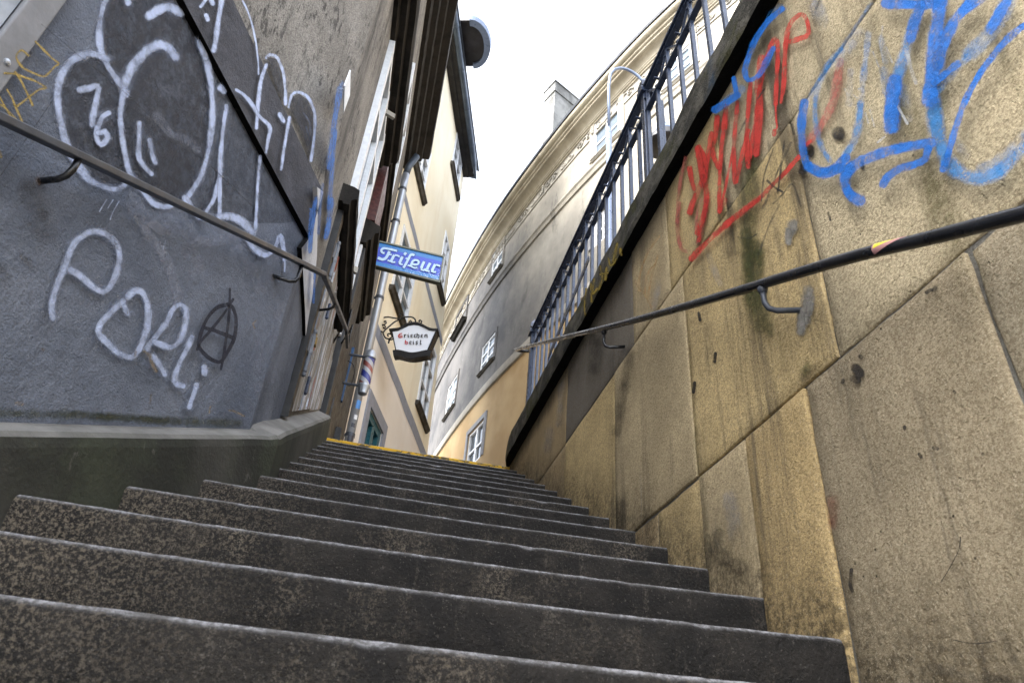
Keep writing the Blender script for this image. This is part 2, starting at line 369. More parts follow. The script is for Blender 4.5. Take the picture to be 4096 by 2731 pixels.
# ------------------------------------------------------------------ mesh building
WORLD = {}
class MB:
    def __init__(s): s.v = []; s.f = []; s.mi = []; s.uv = {}; s.uv2 = {}; s.tone = {}
    def add(s, pts): 
        i = len(s.v); s.v += [V(p) for p in pts]; return i
    def face(s, idx, mi=0): s.f.append(tuple(idx)); s.mi.append(mi); return len(s.f) - 1
    def poly(s, pts, mi=0):
        i = s.add(pts); return s.face(range(i, i + len(pts)), mi)
    def hexa(s, p, mi=0):      # p: 4 bottom, 4 top
        i = s.add(p)
        for q in ((3, 2, 1, 0), (4, 5, 6, 7), (0, 1, 5, 4), (1, 2, 6, 5), (2, 3, 7, 6), (3, 0, 4, 7)): s.face([i + k for k in q], mi)
    def box(s, a, b, mi=0):
        (x0, y0, z0), (x1, y1, z1) = a, b
        s.hexa([(x0, y0, z0), (x1, y0, z0), (x1, y1, z0), (x0, y1, z0), (x0, y0, z1), (x1, y0, z1), (x1, y1, z1), (x0, y1, z1)], mi)
    def obox(s, o, u, v, w, mi=0):   # oriented box from a corner and three edge vectors
        o, u, v, w = V(o), V(u), V(v), V(w)
        s.hexa([o, o + u, o + u + v, o + v, o + w, o + u + w, o + u + v + w, o + v + w], mi)
    def prism(s, pts, ext, mi=0, side=None):
        side = mi if side is None else side
        pts = [V(p) for p in pts]; ext = V(ext); n = len(pts); i = s.add(pts + [p + ext for p in pts])
        for t in tessellate_polygon([pts]):
            s.face([i + k for k in t], mi); s.face([i + n + k for k in reversed(t)], mi)
        for k in range(n): s.face([i + k, i + (k + 1) % n, i + n + (k + 1) % n, i + n + k], side)
    def sweep(s, path, prof, mi=0, closed=True, caps=True):
        # prof: function(k) -> list of points for path index k
        rings = [prof(k) for k in range(len(path))]; m = len(rings[0]); i = s.add([p for r in rings for p in r])
        for k in range(len(rings) - 1):
            for j in range(m if closed else m - 1):
                a = i + k * m + j; b = i + k * m + (j + 1) % m
                s.face([a, b, b + m, a + m], mi if not isinstance(mi, (list, tuple)) else mi[j])
        if caps and closed:
            m0 = mi if not isinstance(mi, (list, tuple)) else mi[0]
            for k in (0, len(rings) - 1):
                for t in tessellate_polygon([rings[k]]): s.face([i + k * m + x for x in t], m0)
    def tube(s, path, r, seg=12, mi=0, caps=True):
        path = [V(p) for p in path]; n = len(path); up = None; rings = []
        for k in range(n):
            t = (path[min(k + 1, n - 1)] - path[max(k - 1, 0)]).normalized()
            if up is None: up = t.orthogonal().normalized()
            up = (up - t * up.dot(t)).normalized(); w = t.cross(up)
            rr = r[k] if isinstance(r, (list, tuple)) else r
            rings.append([path[k] + (up * math.cos(a) + w * math.sin(a)) * rr for a in [2 * math.pi * j / seg for j in range(seg)]])
        i = s.add([p for q in rings for p in q])
        for k in range(n - 1):
            for j in range(seg):
                a = i + k * seg + j; b = i + k * seg + (j + 1) % seg
                s.face([a, b, b + seg, a + seg], mi)
        if caps:
            s.face([i + j for j in reversed(range(seg))], mi); s.face([i + (n - 1) * seg + j for j in range(seg)], mi)
    def lathe(s, o, axis, prof, seg=20, mi=0):   # prof: (radius, height) along axis
        axis = V(axis).normalized(); o = V(o)
        pts = [o + axis * h for r, h in prof]
        up = axis.orthogonal().normalized(); w = axis.cross(up)
        i = s.add([p + (up * math.cos(a) + w * math.sin(a)) * max(r, 1e-4) for p, (r, h) in zip(pts, prof) for a in [2 * math.pi * j / seg for j in range(seg)]])
        for k in range(len(prof) - 1):
            for j in range(seg):
                a = i + k * seg + j; b = i + k * seg + (j + 1) % seg
                s.face([a, b, b + seg, a + seg], mi)
        s.face([i + j for j in reversed(range(seg))], mi); s.face([i + (len(prof) - 1) * seg + j for j in range(seg)], mi)
    def bar(s, a, b, w, h, up=(0, 0, 1), mi=0):
        a, b = V(a), V(b); t = (b - a).normalized(); u = t.cross(V(up)).normalized(); q = u.cross(t)
        o = a - u * w / 2 - q * h / 2
        s.obox(o, u * w, q * h, b - a, mi)
    def build(s, name, mats, parent=None, smooth=False, bevel=0, label=None):
        if not isinstance(mats, (list, tuple)): mats = [mats]
        xs = [p.x for p in s.v]; ys = [p.y for p in s.v]; zs = [p.z for p in s.v]
        o = V(((min(xs) + max(xs)) / 2, (min(ys) + max(ys)) / 2, min(zs)))
        me = bpy.data.meshes.new(name); me.from_pydata([p - o for p in s.v], [], s.f)
        for m in mats: me.materials.append(m)
        for p, k in zip(me.polygons, s.mi): p.material_index = k; p.use_smooth = smooth
        if s.uv:
            for nm, dct in (('across', s.uv), ('dens', s.uv2)):
                if not dct: continue
                l = me.uv_layers.new(name=nm)
                for lp in me.loops: l.data[lp.index].uv = dct.get(lp.vertex_index, (0, 0))
        if s.tone:
            a = me.color_attributes.new('tone', 'FLOAT_COLOR', 'POINT')
            for k in range(len(s.v)): a.data[k].color = tuple(s.tone.get(k, (.3, .25, .18))) + (1,)
        bm = bmesh.new(); bm.from_mesh(me); bmesh.ops.recalc_face_normals(bm, faces=bm.faces); bm.to_mesh(me); bm.free()
        me.update()
        ob = bpy.data.objects.new(name, me); COL.objects.link(ob)
        WORLD[ob.name] = o
        if parent: ob.parent = parent; ob.location = o - WORLD[parent.name]
        else: ob.location = o
        if bevel:
            b = ob.modifiers.new('bevel', 'BEVEL'); b.width = bevel; b.segments = 2; b.limit_method = 'ANGLE'; b.angle_limit = rad(35)
        if label: ob['label'] = label
        return ob
def thing(name, label, cat, loc, group=None):
    o = bpy.data.objects.new(name, None); COL.objects.link(o); o.location = loc; o.empty_display_size = .1
    WORLD[o.name] = V(loc); return tag(o, label, cat, group)
def tag(o, label, cat, group=None):
    o['label'] = label; o['category'] = cat
    if group: o['group'] = group
    return o
def struct(o): o['kind'] = 'structure'; return o

def catmull(pts, step):
    pts = [V((p[0], p[1])) for p in pts]
    if len(pts) < 3:
        a, b = pts[0], pts[-1]; n = max(2, int((b - a).length / step)); return [a.lerp(b, i / n) for i in range(n + 1)]
    P = [2 * pts[0] - pts[1]] + pts + [2 * pts[-1] - pts[-2]]; out = []
    for i in range(1, len(P) - 2):
        a, b, c, d = P[i - 1:i + 3]; n = max(1, int((c - b).length / step))
        for k in range(n):
            t = k / n
            out.append(.5 * ((2 * b) + (c - a) * t + (2 * a - 5 * b + 4 * c - d) * t * t + (3 * b - a - 3 * c + d) * t ** 3))
    return out + [pts[-1]]
LIFT = [0.0008]; WIDE = [1.55]
def stroke(mb, plane, pts, w, dens=1.0, vis=.80, solid=False, lift=None):
    """one spray or brush stroke laid on a wall plane; pts and w in photo pixels"""
    if lift is None: LIFT[0] += .00022; lift = LIFT[0]
    hw = w * .5 if solid else w * .5 / CS[0] / vis * WIDE[0]
    c = catmull(pts, max(w * .3, 4)); n = len(c); L = []
    tan = [(c[min(i + 1, n - 1)] - c[max(i - 1, 0)]).normalized() for i in range(n)]
    seq = [(c[0] - tan[0] * hw * (0 if solid else 1), tan[0], 1)] + [(c[i], tan[i], 0) for i in range(n)] + [(c[-1] + tan[-1] * hw * (0 if solid else 1), tan[-1], 1)]
    if solid: seq = seq[1:-1]
    base = len(mb.v); sd = len(mb.v) * .37; run_ = 0
    for i, (p, t, e) in enumerate(seq):
        nrm = V((-t.y, t.x)); lf = lift + i * 2e-6
        if i: run_ += (p - seq[i - 1][0]).length
        nz = mn.noise(V((run_ * .012, sd, 0))); nd = mn.noise(V((run_ * .02, sd, 7)))
        h_ = hw if solid else hw * (1 + .34 * nz); d_ = dens if solid else dens * max(.35, .92 + .45 * nd)
        for sgn in (-1, 0, 1):
            mb.v.append(plane.hit(p + nrm * h_ * sgn, lf)); k = len(mb.v) - 1
            mb.uv[k] = (sgn, e); mb.uv2[k] = (d_, 0)
    for i in range(len(seq) - 1):
        for j in (0, 1):
            a = base + i * 3 + j; mb.face([a, a + 1, a + 4, a + 3])
def fill(mb, plane, pts, dens=.9, lift=None):
    if lift is None: LIFT[0] += .00022; lift = LIFT[0]
    P = [plane.hit(p, lift) for p in pts]; i = mb.add(P)
    for k in range(len(P)): mb.uv[i + k] = (0, 0); mb.uv2[i + k] = (dens, 0)
    for t in tessellate_polygon([P]): mb.face([i + k for k in t])
def sheet(name, x0, x1, y0, y1, z, m):
    b = MB(); b.poly([(x0, y0, z), (x1, y0, z), (x1, y1, z), (x0, y1, z)]); return struct(b.build(name, m))

# ================================================================== THE PLACE
# ------------------------------------------------------------------ ground
sheet('ground', -60, 60, -60, 60, -1.75, M['dirt'])
def pavement():
    b = MB()
    b.poly([(-.53, 5.85, ZT - .004), (1.25, 5.85, ZT - .004), (9, 5.85, ZT - .004), (9, 8, ZT - .004), (-.53, 8, ZT - .004)])
    b.poly([(-.53, 8, ZT - .004), (9, 8, ZT - .004), (12, 40, ZT + 2.2), (-6, 40, ZT + 2.2)])
    return struct(b.build('street', M['pave']))
pavement()
def terrace():
    b = MB(); b.box((1.17, -3, -1.7), (7.5, 5.62, 2.655)); return struct(b.build('terrace', M['pave']))
terrace()

# ------------------------------------------------------------------ stairs
stairs = thing('stairs', 'worn dark granite stairs climbing between the two graffiti walls', 'stairs', (.3, 2.5, -1.7))
def left_end(n):      # where step n runs into the low wall
    y = step_y(n)
    if n <= 9: return XPL - .02
    return XPL - .02 - max(0, (2.80 - y)) * .397
def make_step(n):
    y0, z0 = step_y(n), step_z(n); x0, x1 = left_end(n) - .05, XR + .012
    N = 90; b = MB(); sag = .005 + .0016 * max(0, n - 8); rows = []
    depth = GO + .05 if n > 1 else .36
    prof = [(0.006, -RISE - .03), (0.002, -RISE * .6), (0, -.022), (.0035, -.009), (.012, -.002), (.024, 0), (.16, .001), (depth, .002), (depth, -RISE - .03)]
    for i in range(N + 1):
        t = i / N; x = x0 + (x1 - x0) * t; s = 1 - (2 * t - 1) ** 2
        dz = -sag * s - .002 + .0012 * mn.noise(V((x * 3.1, n * 7.3, 0)))
        dy = .003 * mn.noise(V((x * 2.3, n * 3.7, 5)))
        chip = max(0, mn.noise(V((x * 9, n * 5.1, 2))) - .45) * .03 if n > 1 else 0
        row = []
        for k, (a, h) in enumerate(prof):
            jy = .0022 * mn.noise(V((x * 22, n * 3, k * 9.0))) if k < 7 else 0
            jz = .0016 * mn.noise(V((x * 22, n * 3 + 40, k * 9.0))) if 1 < k < 7 else 0
            c = chip if k in (2, 3, 4) else 0
            top = 1 if k > 1 else .3
            row.append(V((x, y0 + a + dy + jy + c * .7, z0 + h + dz * top + jz - c * .8)))
        rows.append(row)
    b.sweep(rows, lambda k: rows[k])
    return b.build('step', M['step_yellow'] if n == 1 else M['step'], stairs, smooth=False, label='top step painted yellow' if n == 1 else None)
for n in range(1, 27):
    o = make_step(n)
    if n <= 18:
        for p in o.data.polygons: p.use_smooth = True

# ------------------------------------------------------------------ low wall on the left with its ledge
def low_wall():
    uw = V((.397, 1, 0)).normalized(); b = MB()
    C = V((-.402, 2.80, 1.228)); sl = .522
    far = V((XPL - .01, 5.27, 2.535))
    path = []
    y = -2.0
    while y < 2.72:
        path.append(V((C.x - (C.y - y) * .397, y, C.z - (C.y - y) * sl))); y += .16
    path += [C + V((-.018, -.05, -.03)), C, C + V((0, .05, .02))]
    for k in range(1, 12): path.append(C.lerp(far, (k / 11)) + V((0, .0, 0)))
    def prof(k):
        p = path[k]; t = (path[min(k + 1, len(path) - 1)] - path[max(0, k - 1)]); t.z = 0; t.normalize()
        if k >= len(path) - 12: t = V((0, 1, 0))
        nn = V((t.y, -t.x, 0)); j = .004 * mn.noise(p * 3); j2 = .004 * mn.noise(p * 4 + V((9, 1, 3)))
        w = .14 if k < len(path) - 12 else .14
        q = p + nn * j + V((0, 0, j2))
        return [q - V((0, 0, .85)), q - V((0, 0, .35)), q - V((0, 0, .05)), q - V((0, 0, .022)) - nn * .004, q - nn * .016 - V((0, 0, .006)), q - nn * .034,
                q - nn * .08 + V((0, 0, .016)), q - nn * w + V((0, 0, .034)), q - nn * w - V((0, 0, .85))]
    b.sweep(path, prof)
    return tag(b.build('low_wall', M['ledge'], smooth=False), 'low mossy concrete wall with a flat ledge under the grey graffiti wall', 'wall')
low_wall()

# ------------------------------------------------------------------ house on the left
house = thing('house', 'grimy brown stucco house with a graffiti covered dark grey base on the left', 'house', (-1.6, 4.5, -1.7))
WB, WP, WF = .127, .124, .097            # wall body, grey skin, dark band: distances of their faces
# corner of the two walls
def corner(off, xa):
    p = V((-.415 - off, 2.738, 0)); t = (xa - p.x) / UW.x; return p + UW * t
C0 = corner(WB, XA); YEND = 9.45
b = MB()
W0 = C0 - UW * 4.2  # unseen end of the wall, its length shaped for the light let in
b.prism([(C0.x, C0.y, -1.7), (XA, YEND, -1.7), (-7, YEND, -1.7), (-7, W0.y, -1.7), (W0.x, W0.y, -1.7)], (0, 0, 11.8))
b.build('wall', M['brown'], house)
# grey lower render: front sheet, then turning the corner into the alley
def on_w(off, d, z): p = C0 + NW * (WB - off) - UW * d; return V((p.x, p.y, z))
ZB0, ZB1 = 2.213, 2.515
b = MB()
PA = PX(XA + .003)
b.prism([on_w(WP, 4.15, -1.7), on_w(WP, 4.15, ZB0), on_w(WP, 0, ZB0), on_w(WP, 0, -1.7)], -NW * .006)
b.build('grey_render', M['panel'], house)
b = MB()
pa = [D(690, 506), D(694, 560), D(698, 640), D(701, 720), D(701, 777), D(688, 850), D(664, 925), D(655, 960)]
pts = [PX(XA + .003).hit(q) for q in pa]
pts = [V((XA + .012, C0.y - .001, ZB0))] + pts[1:] + [V((XA + .012, pts[-1].y, .9)), V((XA + .012, C0.y - .001, .9))]
for p in pts: p.x = XA + .003
b.prism(pts, (-.006, 0, 0)); b.build('grey_render', M['panel'], house)
# dark band over it, standing 35 mm proud; its underside is crusted black
b = MB()
a0 = [on_w(WF, 4.15, ZB0), on_w(WF, 4.15, ZB1), on_w(WF, .023, ZB1), on_w(WF, .023, ZB0)]
i = b.add(a0 + [p - NW * (WB - WF + .004) for p in a0])
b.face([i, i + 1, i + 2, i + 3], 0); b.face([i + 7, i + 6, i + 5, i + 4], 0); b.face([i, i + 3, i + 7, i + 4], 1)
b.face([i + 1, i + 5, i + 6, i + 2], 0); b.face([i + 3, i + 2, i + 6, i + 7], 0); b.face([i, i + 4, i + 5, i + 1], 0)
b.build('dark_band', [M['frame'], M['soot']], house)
b = MB()
XBF = XA + .020
pw = [D(689, 506), D(693, 570), D(697, 640), D(701, 720), D(702, 772), D(712, 712), D(722, 650), D(728, 590), D(730, 500), D(729, 430), D(721, 390)]
pts = [PX(XBF).hit(q) for q in pw]; yc = on_w(WF, .023, 0).y + .002
pts[0] = V((XBF, yc, ZB0)); pts[-1] = V((XBF, yc, ZB1))
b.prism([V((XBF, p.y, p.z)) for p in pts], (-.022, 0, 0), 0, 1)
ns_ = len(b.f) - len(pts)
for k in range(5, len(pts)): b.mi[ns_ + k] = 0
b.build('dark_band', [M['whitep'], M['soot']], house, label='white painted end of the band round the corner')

# facade along the alley: sills, hoods and eaves run along y
def run(name, y0, y1, prof, mat, parent=house, jag=.0, n=24):
    b = MB(); path = [y0 + (y1 - y0) * k / n for k in range(n + 1)]
    b.sweep(path, lambda k: [V((x + jag * mn.noise(V((path[k] * 6, x * 9, z * 3))) * (1 if x > XA + .02 else 0), path[k], z + jag * mn.noise(V((path[k] * 7, z * 9, 3))))) for x, z in prof])
    return b.build(name, mat, parent)
xa = XA - .02
run('sill', 3.40, 4.86, [(xa, 3.07), (-.50, 3.07), (-.49, 3.05), (-.455, 3.05), (-.45, 3.085), (-.43, 3.10), (-.415, 3.10), (-.415, 3.18), (-.45, 3.20), (xa, 3.22)], M['sillstone'], jag=.006)
run('hood', 2.95, 5.15, [(xa, 5.16), (-.49, 5.16), (-.47, 5.20), (-.42, 5.20), (-.405, 5.26), (-.355, 5.26), (-.34, 5.32), (-.34, 5.42), (xa, 5.48)], M['sillstone'], jag=.004)
run('eave', 2.5, 9.62, [(xa, 9.75), (-.46, 9.75), (-.43, 9.86), (-.35, 9.88), (-.33, 10.0), (-.24, 10.02), (-.22, 10.10), (-.10, 10.12), (-.085, 10.22), (xa, 10.6)], M['eave'], jag=.006, n=60)
run('hood', 5.25, 6.62, [(xa, 4.30), (-.47, 4.30), (-.455, 4.34), (-.43, 4.34), (-.415, 4.42), (-.375, 4.44), (-.375, 4.52), (xa, 4.60)], M['sillstone'], jag=.004)
run('sill', 6.1, 7.7, [(xa, 6.20), (-.48, 6.20), (-.46, 6.24), (-.43, 6.24), (-.43, 6.32), (xa, 6.36)], M['sillstone'], jag=.004)
def alley_window(y0, y1, z0, z1, nm='window', proud=.028, w=.065):
    b = MB(); x0, x1 = XA - .03, XA + proud
    for (a, c) in ((y0, y0 + w), (y1 - w, y1), ((y0 + y1) / 2 - .04, (y0 + y1) / 2 + .04)): b.box((x0, a, z0), (x1, c, z1))
    for (a, c) in ((z0 + .002, z0 + w), (z1 - w, z1 - .002), (z0 + (z1 - z0) * .66, z0 + (z1 - z0) * .66 + .05)): b.box((x0, y0 + .004, a), (x1 - .004, y1 - .004, c))
    f = b.build(nm, M['white_paint'], house)
    b = MB(); b.box((x0 - .01, y0 + .03, z0 + .03), (XA + .006, y1 - .03, z1 - .03)); b.build('pane', M['pane_pale'], f)
    return f
alley_window(3.72, 4.80, 3.225, 5.15, proud=.045, w=.10); alley_window(6.25, 7.55, 6.37, 8.3, proud=.045, w=.10); alley_window(3.5, 4.9, 6.6, 8.6)
w_ = alley_window(5.28, 6.0, 3.3, 4.29)
# open casement standing out into the alley
b = MB(); b.bar((XA + .03, 4.30, 3.25), (XA + .03, 4.30, 5.0), .05, .03); b.bar((XA + .12, 4.34, 3.25), (XA + .12, 4.34, 5.0), .045, .03)
b.bar((XA + .03, 4.30, 3.27), (XA + .12, 4.34, 3.27), .03, .05); b.bar((XA + .03, 4.30, 4.98), (XA + .12, 4.34, 4.98), .03, .05)
b.build('window_sash', M['trim'], house)
# timber shop front further up
b = MB(); b.box((XA - .02, 5.32, 2.3), (XA + .055, 6.15, 4.295)); b.box((XA - .02, 6.15, 2.3), (XA + .025, 9.1, 4.10)); b.box((XA - .02, 6.2, 4.10), (XA + .015, 9.1, 4.9)); b.box((XA - .01, 5.66, 2.4), (XA + .068, 6.10, 2.9))
b.build('shop_front', M['darkwood'], house, bevel=.006)
b = MB(); b.box((XA, 5.30, 4.62), (XA + .085, 5.98, 5.45)); b.build('fascia_board', M['redboard'], house, bevel=.004)
b = MB(); b.box((XA - .01, 6.98, 3.55), (XA + .045, 7.03, 4.22)); b.build('blue_jamb', M['blue_trim'], house)
b = MB(); b.box((XA, 7.2, 2.95), (XA + .09, 7.5, 3.35)); b.build('meter_box', M['darkwood'], house, bevel=.01)
# hatch with peeling shutter under the window sill
hatch_f = MB()
def hb(y): return 1.905 + (y - 4.0) * .53
hatch_f.prism([(XA - .01, 3.46, hb(3.46)), (XA - .01, 3.55, hb(3.55)), (XA - .01, 3.55, 3.045), (XA - .01, 3.46, 3.045)], (.050, 0, 0))
hf = hatch_f.build('hatch_frame', M['darkwood'], house)
b = MB(); b.prism([(XA - .01, 3.56, hb(3.56) + .02), (XA - .01, 4.58, hb(4.58) + .02), (XA - .01, 4.58, 3.04), (XA - .01, 3.56, 3.04)], (.030, 0, 0))
for yy in (3.90, 4.24): b.box((XA + .019, yy, hb(yy) + .04), (XA + .027, yy + .012, 3.03))
b.build('shutter', M['shutter'], house)
b = MB(); b.prism([(XA - .01, 4.59, hb(4.59)), (XA - .01, 5.30, hb(5.3)), (XA - .01, 5.3, 3.04), (XA - .01, 4.59, 3.04)], (.018, 0, 0)); b.build('shutter', M['shutter'], house, label='paler plank leaf of the shutter beside the dark shop front')
def hinge(z):
    b = MB(); x = XA + .045; y = 3.575
    b.lathe((x, y, z - .13), (0, 0, 1), [(.004, -.02), (.013, -.012), (.014, 0), (.008, .008), (.015, .016), (.015, .12), (.018, .13), (.018, .14), (.015, .15), (.015, .25), (.009, .258), (.014, .27), (.013, .285), (.004, .293)], 14)
    b.box((XA + .022, y - .07, z - .02), (x, y + .005, z + .09))
    b.build('hinge', M['hinge'], house, smooth=False)
hinge(2.73); hinge(2.07)
for yy, zz in ((3.98, 2.02), (4.05, 2.62)):
    b = MB(); b.lathe((XA + .03, yy, zz), (0, 0, 1), [(.004, 0), (.012, .01), (.012, .12), (.004, .13)], 12); b.build('shutter_bolt', M['iron'], house)
# ---- painted writing on the left
L1 = crop(0, 0, 1.68); L2 = crop(0, 800, 1.68); L3 = crop(0, 0, 3.1357)
SW = spray('pale_blue_white_spray', (.50, .58, .80), 'left', .85); SD = spray('black_spray_fill', (.030, .031, .040), 'left', .25)
SDW = spray('dark_spray', (.014, .017, .034), 'left', .3); SY = spray('yellow_wax_crayon', (.36, .26, .07), 'left', .7)
SB = spray('blue_spray', (.012, .155, .56), 'left'); SHZ = spray('hazy_grey_blue_spray', (.34, .37, .46), 'left', .8)
PWP, PWF, PWB, PXF, PXB = WL(WP), WL(WF), WL(WB), PX(XBF), PX(XA)
def T(f, s):
    CS[0] = f.s
    return [f(s[i], s[i + 1]) for i in range(0, len(s), 2)]
b = MB(); LIFT[0] = .0006
fill(b, PWP, T(L1, [735,0, 690,80, 672,200, 685,330, 720,400, 830,590, 828,700, 815,830, 850,1060, 900,1200, 970,1290, 1110,1390, 1180,1380, 1250,1310, 1340,1180, 1400,1030, 1425,830, 1415,560, 1370,330, 1290,180, 1215,60, 1165,0]), .72)
fill(b, PWP, T(L1, [700,410, 640,380, 560,380, 490,420, 430,500, 400,600, 400,720, 430,920, 480,1040, 540,1120, 600,1200, 690,1245, 780,1262, 850,1225, 885,1180, 850,1060, 815,830, 828,690, 800,560]), .66)
fill(b, PWP, T(L1, [1400,420, 1480,520, 1640,840, 1760,1060, 1960,1430, 1975,1490, 1900,1500, 1715,1500, 1560,1440, 1400,1430, 1300,1400, 1260,1330, 1350,1180, 1410,1000, 1430,700]), .50)
b.build('graffiti', SD, house, label='black sprayed filling of the bubble letters')
b = MB()
for w, d, s in ((60, .5, [1050,780, 1150,900, 1250,940, 1330,1010]), (70, .5, [900,1320, 960,1420, 1040,1520, 1130,1560]), (60, .45, [1020,1500, 1090,1560])):
    stroke(b, PWP, T(L1, s), w, d)
for w, d, s in ((70, .62, [880,40, 950,150, 1000,240, 1080,340, 1130,430, 1170,560, 1205,690]), (90, .5, [1230,150, 1300,260, 1420,280, 1560,250, 1640,300]), (110, .42, [1260,340, 1330,420, 1300,520]), (90, .45, [1580,330, 1680,450, 1750,600]), (120, .40, [1060,100, 1180,180, 1260,260]), (80, .4, [1880,700, 1850,900, 1820,1200]), (60, .35, [1940,300, 1900,500]), (90, .35, [1750,900, 1740,1150, 1700,1400])):
    stroke(b, PWP, T(L2, s), w, d)
b.build('graffiti', SHZ, house, label='hazy overspray under the bubble letters')
b = MB()
for w, s in ((40, [735,-60, 690,60, 668,180, 670,300, 700,400, 760,500, 830,600, 848,640]), (56, [835,575, 880,470, 940,390, 1000,330, 1080,300, 1140,330, 1175,385]), (52, [1000,108, 1080,62, 1150,50, 1215,90]),
    (44, [855,-10, 862,18]), (44, [720,400, 640,368, 560,372, 480,410, 420,490, 390,590, 388,690, 408,820, 440,950, 480,1040, 530,1120, 590,1200, 680,1250, 780,1272, 840,1240]),
    (38, [530,605, 585,600, 658,580, 650,660, 628,760, 620,840]), (38, [728,762, 690,785, 660,850, 648,920, 680,972, 722,930, 705,885, 660,895]),
    (34, [835,610, 815,700, 810,820, 830,980, 860,1120, 900,1210, 960,1290, 1030,1365, 1110,1392, 1155,1380]), (34, [935,830, 935,950, 932,1050, 962,1110, 1018,1170]), (30, [1003,940, 1018,1020, 1043,1095]),
    (34, [1385,390, 1412,520, 1428,700, 1420,880, 1395,1040, 1350,1180, 1280,1300, 1240,1340]), (28, [1522,710, 1500,860, 1482,1050, 1475,1200, 1440,1330, 1390,1420]), (22, [1477,1200, 1476,1440]),
    (34, [1240,1325, 1290,1400, 1340,1460, 1395,1448]), (20, [1750,1050, 1735,1200, 1725,1400, 1714,1560]), (50, [1480,1455, 1545,1455, 1620,1485, 1690,1560]), (40, [1345,280, 1360,330, 1382,390]), (36, [1480,590, 1505,615])):
    stroke(b, PWP, T(L1, s), w * 2.3, .36); stroke(b, PWP, T(L1, s), w, 1)
for w, s in ((34, [1660,260, 1720,335, 1780,372, 1830,345, 1862,290, 1885,240, 1905,330, 1913,400]), (14, [1915,400, 1912,480]),
    (42, [355,785, 348,700, 388,560, 440,430, 490,310, 550,245, 640,210, 730,240, 790,310, 802,400, 772,520, 725,600, 690,622, 620,580, 540,510, 475,468]),
    (38, [858,760, 830,700, 815,690]), (40, [860,650, 910,605, 960,625, 990,700, 996,800, 970,920, 930,1010, 880,1055, 800,1030, 720,960, 662,890, 682,820, 750,750, 825,680]),
    (36, [985,1000, 1060,900, 1120,820, 1160,740, 1210,702, 1250,735, 1246,830, 1210,940, 1150,988, 1080,970, 1030,950]), (36, [1030,1050, 1080,1120, 1108,1170]),
    (36, [1290,920, 1250,1010, 1200,1110, 1176,1190, 1190,1238, 1232,1248]), (36, [1374,1122, 1376,1168]), (32, [1320,1240, 1300,1310, 1272,1390]), (9, [715,0, 668,78]), (8, [760,0, 725,55]), (8, [800,10, 760,80, 740,132]), (8, [1115,270, 1095,330])):
    if w > 12: stroke(b, PWP, T(L2, s), w * 2.2, .34)
    stroke(b, PWP, T(L2, s), w, 1 if w > 12 else .8)
b.build('graffiti', SW, house, label='white sprayed outlines and letters on the grey render')
b = MB()
for w, s in ((34, [1500,-60, 1470,120, 1452,250, 1438,340]), (24, [1350,45, 1385,-5]), (24, [1418,-5, 1430,30]), (26, [1386,105, 1396,135]), (13, [1625,-10, 1680,120, 1718,280, 1735,420, 1738,500]), (26, [1788,440, 1760,520, 1740,640, 1724,860]),
    (24, [1590,605, 1640,640, 1692,700, 1740,780, 1812,852, 1802,940, 1788,1025]), (20, [1945,790, 1930,880, 1906,1020, 1890,1140]), (30, [1880,770, 1905,815])):
    stroke(b, PWF, T(L1, s), w, 1)
for w, s in ((22, [1790,390, 1812,370, 1862,390, 1900,480, 1916,600, 1918,700]), (20, [1940,720, 1962,640, 2010,622, 2072,660, 2112,760, 2112,900, 2090,1080]), (16, [2040,760, 2082,830, 2082,940, 2058,855])):
    stroke(b, PWB, T(L1, s), w, .95)
b.build('graffiti', SW, house, label='white sprayed outlines above the dark band')
for q_ in ([1795,385, 1860,400, 1895,490, 1910,610, 1905,690, 1850,560], [1945,715, 1970,650, 2010,632, 2065,670, 2105,760, 2105,900, 2085,1050, 2020,870]):
    b = MB(); fill(b, PWB, T(L1, q_), .8); b.build('graffiti', SD, house, label='black sprayed lobe on the brown stucco')
b = MB()
for w, d, s in ((34, .8, [2285,600, 2250,800, 2228,1000, 2215,1130]), (26, .8, [2252,880, 2232,1130, 2212,1400]), (18, .6, [2168,1240, 2150,1400, 2140,1567]), (30, .5, [2300,560, 2280,640])): stroke(b, PXB, T(L1, s), w, d)
for w, d, s in ((30, .8, [2225,0, 2210,150, 2190,250]),): stroke(b, PXB, T(L2, s), w, d)
for w, d, s in ((26, .95, [2118,10, 2095,150, 2082,345]), (14, .8, [2088,60, 2078,200]), (12, .9, [2116,470, 2106,690])): stroke(b, PXF, T(L2, s), w, d)
stroke(b, PXF, T(L1, [2125,1330, 2105,1480, 2085,1567]), 22, .9)
b.build('graffiti', SB, house, label='blue sprayed drips beside the shutter')
b = MB()
for w, s in ((24, [1545,702, 1460,722, 1390,800, 1342,920, 1336,980, 1382,1042, 1440,1080, 1490,1080, 1540,1000, 1576,920, 1586,800, 1562,720, 1530,700]), (17, [1545,598, 1540,760, 1520,930, 1500,1060, 1485,1135]), (18, [1566,668, 1500,770, 1420,870, 1350,950, 1326,1002]), (28, [1382,860, 1450,880, 1560,922])):
    WIDE[0] = .95; stroke(b, PWP, T(L2, s), w, 1.25)
WIDE[0] = 1.55
b.build('graffiti', SDW, house, label='dark circled letter A sprayed on the grey render')
b = MB()
